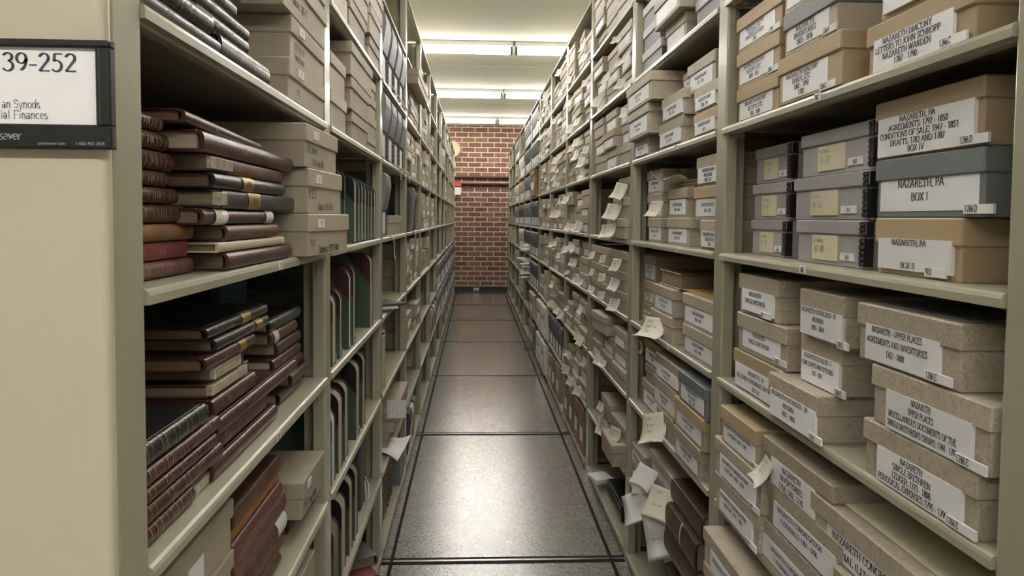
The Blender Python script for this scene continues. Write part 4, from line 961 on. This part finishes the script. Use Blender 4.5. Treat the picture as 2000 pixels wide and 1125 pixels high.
# ------------------------------------------------------------ document cases with studded edges
def case_mesh(t, w, h, d, mt, label=True, split=.42, studs=True):
    mb = MB(); mb.rbox(.004, d, -w/2+.002, w/2-.002, 0, h*.55, mt, .004); mb.build('body', t)
    mb = MB(); zs = [h*split, h*split+.004, h*.62, h*.8, h*.95, h-.002, h]; bow = [.004, -.002, -.010, -.016, -.012, -.002, .01]
    rs = []
    for z, b in zip(zs, bow):
        rs.append([(b, -w/2, z), (b+.0, w/2, z), (d, w/2, z), (d, -w/2, z)])
    mb.rings(rs, mt, True, False); mb.build('flap_lid', t)
    if studs:
        for s in (-1, 1):
            mb = MB()
            mb.box(.0, .014, s*w/2-.001, s*w/2+.001, .004, h*split, 'casedark'); mb.box(.0, .014, s*w/2-.0012, s*w/2+.0012, h*split+.004, h*.94, 'casedark')
            for i in range(12):
                z = .01+(h*.92-.01)*i/11
                mb.rbox(.003, .008, s*w/2-.0022, s*w/2+.0022, z, z+.004, 'grey', .0015, .0005, 2)
            mb.build('studded_edge', t)
    if label:
        mb = MB(); mb.box(.0028, .0045, -w*.3, w*.3, h*.06, h*.38, 'label_paper'); mb.build('paper_label', t)
def case(side, Y, w, h, m, mt, label, X=None, group='document cases on the shelves', d=.27, studs=True, split=.42, lab=True):
    X = (XR+.006 if side == 'R' else XL-.006) if X is None else X
    t = thing('document_case', label, 'case', (X, Y, CZ+SH[m]+.0005), RZ(side), group)
    case_mesh(t, w, h, d, mt, lab, split, studs); return t
for m, hh in ((1, .225), (0, .225)):
    for i in range(4):
        case('L', 2.645+.205*i, .150, hh, m, 'casegrey', 'grey studded document case, %s from the near post, %s shelf of third left bay' % (ORD[i], 'higher' if m == 1 else 'head-high'))
case('L', 2.66, .13, .22, -1, 'casegrey', 'lone grey studded case with cream tag, eye-level shelf, third left bay', studs=True)
archive_box('L', -.315, 3.33, 2.86, SH[-1]+.0006, .075, 'marbled box beside the lone grey case, third left bay', 'board', lid=.03)
# tie strings
for i, (Y, m, ln) in enumerate(((2.72, 1, .02), (2.9, 1, .015), (3.05, 1, .02), (3.2, 1, .015), (2.93, 0, .05), (3.10, 0, .03), (3.3, 0, .04), (2.70, -1, .08), (3.72, -1, .17))):
    mb = MB(); x = -.296; z = SH[m]
    pts = [(x-.01, Y-.02, z+.003), (x+.006, Y-.01, z+.002), (x+.012, Y+.02, z-.01), (x+.008, Y+.035, z+.002), (x+.010, Y+.01, z-.002)]
    L = ln
    pts += [(x+.013, Y+.03, z-.3*L), (x+.012, Y+.045, z-.7*L), (x+.014, Y+.05, z-L)]
    sm = []
    for a, b in zip(pts, pts[1:]):
        for q in range(3): sm.append(tuple(a[c]+(b[c]-a[c])*q/3 for c in range(3)))
    mb.tube([(p[0], p[1], CZ+p[2]) for p in sm+[pts[-1]]], .0022, 'cord', 6)
    tag(mb.build('tie_string'), 'white tie string looped over the shelf lip, %s of the left range' % ORD[i], 'string', 'white tie strings on the left shelves')

# third left bay, lower shelves
for i, (yf, yn, z) in enumerate(((3.36, 2.75, 0), (3.36, 2.75, .055), (3.35, 2.75, .11), (3.36, 2.76, .165))):
    archive_box('L', -.50, yf, yn, SH[-2]+z+.0006, .054, 'wide brown box at the back, %s of four, fifth shelf, third left bay' % ROWN[4][i], 'brown', d=.2, lid=.022)
    archive_box('L', -.52, yf, yn, SH[-3]+z+.0006, .054, 'wide grey-brown box at the back, %s of four, sixth shelf, third left bay' % ROWN[4][i], 'board2', d=.2, lid=.022)
for i in range(4):
    t = thing('rolled_papers', 'cream rolled bundle standing upright, %s from the post, third left bay' % ORD[i], 'paper roll', (-.335-.01*i, 2.66+.075*i, CZ+SH[-3]), 0, 'rolled bundles in the third left bay')
    mb = MB(); mb.cyl((0, 0, 0), (0, 0, .19+.006*i), .03, 'vellum', 14); mb.build('roll', t)
    mb = MB(); mb.cyl((0, 0, .18), (0, 0, .19), .031, 'cord', 14, True); mb.build('tie', t)
for i, (z, dz) in enumerate(((0, .008), (.008, .006), (.014, .01))):
    sheet('booklet', (.10, .15), (-.345+.01*i, 2.74+.03*i, CZ+SH[-2]+z+dz), (0, 0, .3*i), 'thin dark booklet in a small pile, %s, fifth shelf, third left bay' % ROWN[3][i], ('charcoal', 'offwhite', 'casedark')[i], 'booklet', 'booklets in third left bay', thick=dz-.001)
for i, dz in enumerate((0, .07)):
    archive_box('L', (-.31, -.285)[i], 3.34, 2.78, SH[-4]+dz+.0006, .069, 'tan box with a note card standing on it, %s of two, third left bay' % ROWN[2][i], 'board2', d=.3, lid=.028)
mb = MB(); mb.box(-.034, .034, 0, .001, 0, .066, 'paper')
for i in range(4): lettering(mb, ('Archives', 'Provincial', 'Elders', 'Conf.')[i], lambda u, v: (-.026+.014*i-v*.6, -.0004, .012+u), .009, 'pencil', .7, .09, .06, False)
o = mb.build('note_card'); o.location = (-.278, 2.775, CZ+SH[-4]+.125); o.rotation_euler = (0, 0, .1); tag(o, 'white handwritten note card standing before the tan box pair', 'card')
sheet('loose_sheet', (.10, .16), (-.30, 2.80, CZ+SH[-4]+.012), (.05, .12, -.2), 'white loose sheet sticking out on the shelf above the striped books', 'paper', curl=.03)
for i in range(8):
    t = thing('leather_book', 'brown striped book leaning in a row, %s from the near post, lowest shelf' % ORD[i], 'book', (-.33, 2.62+.062*i, CZ+SH[-5]), PI, 'striped brown books on the lowest left shelf', upright=True)
    t.matrix_world = Matrix.Translation((-.325, 2.62+.062*i, CZ+SH[-5]+.11)) @ Matrix.Rotation(PI, 4, 'Z') @ Matrix.Rotation(PI/2, 4, 'X') @ Matrix.Translation((0, 0, -.02))
    book_mesh_parts(t, .215, .05, .2, ('brown', 'maroon', 'brown', 'brown', 'maroon', 'brown', 'brown', 'maroon')[i], 'pages', 5, 'vellum')
archive_box('L', -.30, 3.33, 3.16, SH[-5]+.0006, .15, 'grey carton at the far end of the striped books', 'slate', d=.2, lid=.03)
# fourth left bay uprights
for i, (y, w, mt, h) in enumerate(((3.60, .05, 'casedark', .2), (3.68, .06, 'brown_card', .19), (3.80, .10, 'slate', .215), (3.95, .09, 'casedark', .2))):
    case('L', y, w, h, -1, mt, 'upright %s binder, %s from the near post, fourth shelf, fourth left bay' % (('black', 'brown', 'blue-grey', 'black')[i], ORD[i]), studs=False, split=.02, lab=False, group='upright binders in the fourth left bay')
for i, (y, w, mt) in enumerate(((3.62, .10, 'casedark'), (3.75, .10, 'whiteboard'), (3.9, .1, 'casegrey'))):
    case('L', y, w, .2, -5, mt, 'upright %s file on the lowest shelf, %s, fourth left bay' % (('black', 'white', 'grey')[i], ORD[i]), studs=False, split=.02, lab=False, group='files on the lowest left shelf')
for i in range(5):
    case('L', 5.5+.13*i, .1, .2, -4, ('kraft', 'charcoal', 'whiteboard', 'brown_card', 'casegrey')[i], 'upright %s file, seventh shelf, sixth left bay' % ('tan', 'charcoal', 'white', 'brown', 'grey')[i], studs=False, split=.02, lab=False, group='files in the sixth left bay')
# long rows of blue-grey cases, far left low
q = None
for k in range(7, 13):
    ya, yb = bayY(k)
    for m in (-3, -4, -5) if k > 7 else (-3, -4):
        for i in range(5):
            y = ya+.09+(yb-ya-.17)*i/4
            lb = 'blue-grey upright case, %s in row, %s shelf up, %s left bay' % (ORD[i], {-3: 'third', -4: 'second', -5: 'lowest'}[m], ORD[k-1])
            if q is None: q = case('L', y, .145, .215, m, 'casegrey', lb, group='blue-grey cases of the far left bays', studs=False)
            else:
                c = copy_tree(q); c.location = (XL-.006, y, CZ+SH[m]+.0005); c['label'] = lb
# right far bays: dark cases, folders
q2 = {}
def row(side, k, m, n, mt, word, h=.215, fill=1.0):
    ya, yb = bayY(k)
    for i in range(n):
        w = (yb-ya)*fill/n; y = yb-w*(i+.5); lb = '%s, %s from far end, %s, %s bay %s' % (word, ORD[i], SHW[m], ORD[k-1], SIDEW[side])
        key = (mt, round(w, 3), h)
        if key not in q2: q2[key] = case(side, y, w-.012, h, m, mt, lb, group='upright cases of the far right bays', studs=False)
        else:
            c = copy_tree(q2[key]); c.location = (XR+.006, y, CZ+SH[m]+.0005); c['label'] = lb
for k, m, mt, w in ((7, 2, 'casedark', 'dark upright case'), (8, 2, 'casegrey', 'grey upright case'), (8, 1, 'casedark', 'dark upright case'), (7, 1, 'casedark', 'dark upright case'), (8, 0, 'casegrey', 'grey upright case'),
                    (8, -1, 'casegrey', 'grey upright case'), (8, -2, 'casedark', 'black upright case'), (7, -1, 'charcoal', 'black upright case'), (7, -2, 'charcoal', 'black upright case'), (5, -4, 'casedark', 'black folder'), (9, 1, 'whiteboard', 'white upright file'),
                    (9, 0, 'kraft', 'tan upright file'), (9, -1, 'casedark', 'dark upright case'), (9, -2, 'whiteboard', 'white upright file'), (10, 0, 'whiteboard', 'white upright file'), (10, -1, 'casegrey', 'grey upright case'), (10, 2, 'casegrey', 'grey upright case')):
    row('R', k, m, 5, mt, w)
# cartons
def carton(side, X, Yf, Yn, z, h, mt, label, d=.3, hole=True, tall=False):
    w = Yf-Yn; t = thing('record_carton', label, 'carton', (X, (Yf+Yn)/2, CZ+z+.0006), RZ(side), 'record cartons on the low right shelves')
    mb = MB(); mb.rbox(.002, d, -w/2+.002, w/2-.002, 0, h-.004, mt, .002)
    if hole: mb.box(-.0002, .003, -w*.16, w*.16, h*.60, h*.66, 'blackmetal')
    mb.build('body', t)
    mb = MB(); mb.rbox(-.002, d+.003, -w/2, w/2, h-.045, h, mt, .003); mb.build('lid', t)
    mb = MB(); mb.box(.0004, .003, -w*.22, w*.22, h*.25, h*.55, 'label_paper'); mb.build('paper_label', t)
for i, (y1, y0, mt, h) in enumerate(((4.32, 4.15, 'brown_card', .215), (4.12, 3.93, 'brown_card', .21), (3.90, 3.72, 'brown_card', .215), (3.70, 3.53, 'brown_card', .22))):
    carton('R', .515, y1, y0, SH[-5], h, mt, 'brown upright carton on the lowest shelf, %s from far end, fourth right bay' % ORD[i])
for i, (y1, y0, mt, h) in enumerate(((5.24, 5.05, 'kraft', .2), (5.02, 4.82, 'brown_card', .215), (4.78, 4.58, 'kraft', .22))):
    carton('R', .515, y1, y0, SH[-5], h, mt, 'tan upright carton on the lowest shelf, %s from far end, fifth right bay' % ORD[i])
for i, m in enumerate((-4, -5)):
    for j in range(2):
        carton('R', .50, 6.12-.38*j, 5.78-.38*j, SH[m], .215, 'whiteboard', 'white record carton, %s, %s of pair, sixth right bay' % (('seventh shelf', 'lowest shelf')[i], ('far', 'near')[j]))
carton('R', .515, 5.62, 5.45, SH[-3], .215, 'kraft', 'tall tan carton standing on the sixth shelf, sixth right bay')
carton('R', .50, 6.95, 6.45, SH[0], .22, 'brown_card', 'large brown carton on the third shelf, seventh right bay')
carton('R', .50, 6.95, 6.45, SH[-4], .2, 'kraft', 'tan carton on the seventh shelf, seventh right bay')
carton('R', .50, 6.95, 6.45, SH[-5], .2, 'slate', 'slate carton on the lowest shelf, seventh right bay')
row('R', 7, -3, 4, 'charcoal', 'black upright file')
# heaps of loose papers, eighth bay
for i in range(22):
    m = -2 if i < 6 else -3; j = i if i < 6 else i-6
    sheet('paper_sheaf', (.26, .30), (.64-.05*rnd.random(), 7.45+.15*rnd.random(), CZ+SH[m]+.012+.0125*j), (0, 0, rnd.uniform(-.3, .3)), 'sheaf of white papers, %s in the %s heap, eighth right bay' % ((UPN+['eleventh up', 'twelfth up', 'thirteenth up', 'fourteenth up', 'fifteenth up', 'sixteenth up'])[j], 'upper' if m == -2 else 'lower'),
          'paper', 'papers', 'paper sheaves of the eighth right bay', thick=.011)
# dark ledgers on the lowest shelf, third right bay
for i, z in enumerate((0, .032)):
    book('R', .545, 3.05, 2.75, SH[-5]+z, SH[-5]+z+.031, 'black', 'dark red-black ledger on the lowest shelf, %s of two, third right bay' % ROWN[2][i], d=.27, group='ledgers on the lowest right shelf', bands=0, gold=None, pages='red')
sheet('paper_sheaf', (.08, .10), (.53, 3.12, CZ+SH[-5]+.05), (0, 0, .3), 'small white paper block by the dark ledgers', 'paper', thick=.012)

# ------------------------------------------------------------ second right bay extras
for i, z in enumerate((0, .007, .014)):
    sheet('folder', (.20, .18), (.66, 2.03-.01*i, CZ+.0835+.0075*(i+1)), (0, 0, .05*i), 'thin brown folder on the box pair, %s, second right bay' % ROWN[3][i], 'brown_card', 'folder', 'folders on the second right bay boxes', thick=.006)
sheet('curled_sheet', (.09, .14), (.545, 2.10, CZ+.102), (0, .25, .2), 'white sheet curling off the brown folders', 'slip_paper', curl=.06, text=[('Nazareth', -.3, -.1, .012), ('1866', -.2, -.25, .012)])
t = thing('leather_book', 'brown leather volume lying on two marbled boxes, second right bay', 'book', (.535, 2.075, CZ-.1832), 0)
mb = MB(); mb.rbox(0, .22, -.11, .11, 0, .004, 'tanleather', .003); mb.rbox(0, .22, -.11, .11, .038, .042, 'tanleather', .003); mb.rbox(.21, .224, -.11, .11, 0, .042, 'tanleather', .006); mb.build('cover', t)
mb = MB(); mb.rbox(.004, .21, -.105, .105, .004, .038, 'pages', .002); mb.build('page_block', t)
sheet('envelope', (.26, .33), (.67, 1.80, CZ-.179), (0, 0, .0), 'yellow envelope lying on the near box stack, second right bay', 'ochre', 'envelope')
sheet('yellow_sheet', (.30, .26), (.685, .935, CZ-.4055), (0, 0, .0), 'pale yellow sheet lying on the large journal box', 'yellow', 'paper', thick=.001)
sheet('grey_folder', (.33, .20), (.70, .90, CZ-.106), (0, .0, .0), 'dark grey flexible folder on the Agreements and Inventories box', 'casegrey', 'folder', thick=.004)
def slip2(X, Y, z, L, w, curl, bend, label, mt='slip_paper', rot=0, rx=0, ry=0, scrib=3, side='R', group='paper slips hanging from the boxes'):
    o = slip_mesh(L, w, curl, bend, scrib, mt).build('paper_slip'); o.location = (X, Y, CZ+z); o.rotation_euler = (rx, ry, RZ(side)+rot)
    return tag(o, label, 'paper', group)
slip2(.513, 1.29, -.415, .05, .048, 1.0, .006, 'yellowed handwritten slip under the lid of the Inventories box', rot=-.1, rx=.2)
slip2(.518, 2.16, .052, .05, .05, .9, .01, 'curled slip on the lower middle box, eye-level shelf, second bay', rot=.5)
slip2(.513, 2.12, -.275, .075, .085, 1.6, .012, 'large curled paper over the shelf lip, below eye level, second bay', rot=.6)
slip2(.535, 2.44, -.39, .045, .03, 1.4, .004, 'pink slip sticking out, far stack, knee-high shelf, second bay', 'pink', ry=-.7, scrib=0)
slip2(.50, 2.08, -.535, .085, .085, .9, .01, 'white paper hanging over the knee-high shelf lip, second bay', rot=.7, rx=-.3)
# big creased sheets on the low shelf
for i, (X, Y, z, L, w, c, b, rx, rz) in enumerate(((.482, 2.05, -.678, .06, .06, .5, .012, .35, .9), (.466, 2.10, -.704, .065, .045, .3, .01, -.2, .8), (.447, 2.10, -.765, .085, .085, .7, .012, -.55, .8),
        (.523, 1.97, -.715, .085, .105, .6, .012, .22, 1.0), (.497, 2.0, -.775, .125, .105, .4, .014, -.35, 1.0), (.53, 2.02, -.85, .07, .05, .4, .01, -.4, .9))):
    slip2(X, Y, z, L, w, c, b, 'creased white paper draped over the low shelf, second right bay, %s from top' % ORD[i], 'slip_paper' if i % 2 else 'paper', rx=rx, rot=rz, scrib=2 if i in (3, 4) else 0, group='creased papers in the second right bay')
pile('R', .492, SH[-5], [(1.92, 1.66, .058, 'darkbrown', 'wrapped brown volume', T(bands=1, gold=None)), (1.92, 1.655, .06, 'darkbrown', 'wrapped brown volume', T(bands=0, gold=None)), (1.93, 1.65, .062, 'darkbrown', 'strapped brown volume', T(X=.487, bands=0, gold=None, patch=[(.5, .01, 'vellum')])), (1.90, 1.65, .05, 'darkbrown', 'dark brown volume', T(bands=1, gold=None))],
     'lowest leather pile, second right bay', 'wrapped leather volumes')
pile('R', .495, SH[-4], [(1.93, 1.66, .064, 'darkbrown', 'wrapped brown volume', T(bands=1, gold=None)), (1.92, 1.66, .066, 'darkbrown', 'strapped brown volume', T(bands=0, gold=None, patch=[(.45, .01, 'vellum')])), (1.93, 1.66, .058, 'darkbrown', 'worn brown leather volume', T(X=.51, bands=1, gold=None))],
     'upper leather pile, second right bay', 'wrapped leather volumes')
print('boxes', NBOX[0], 'objects', len(bpy.data.objects))
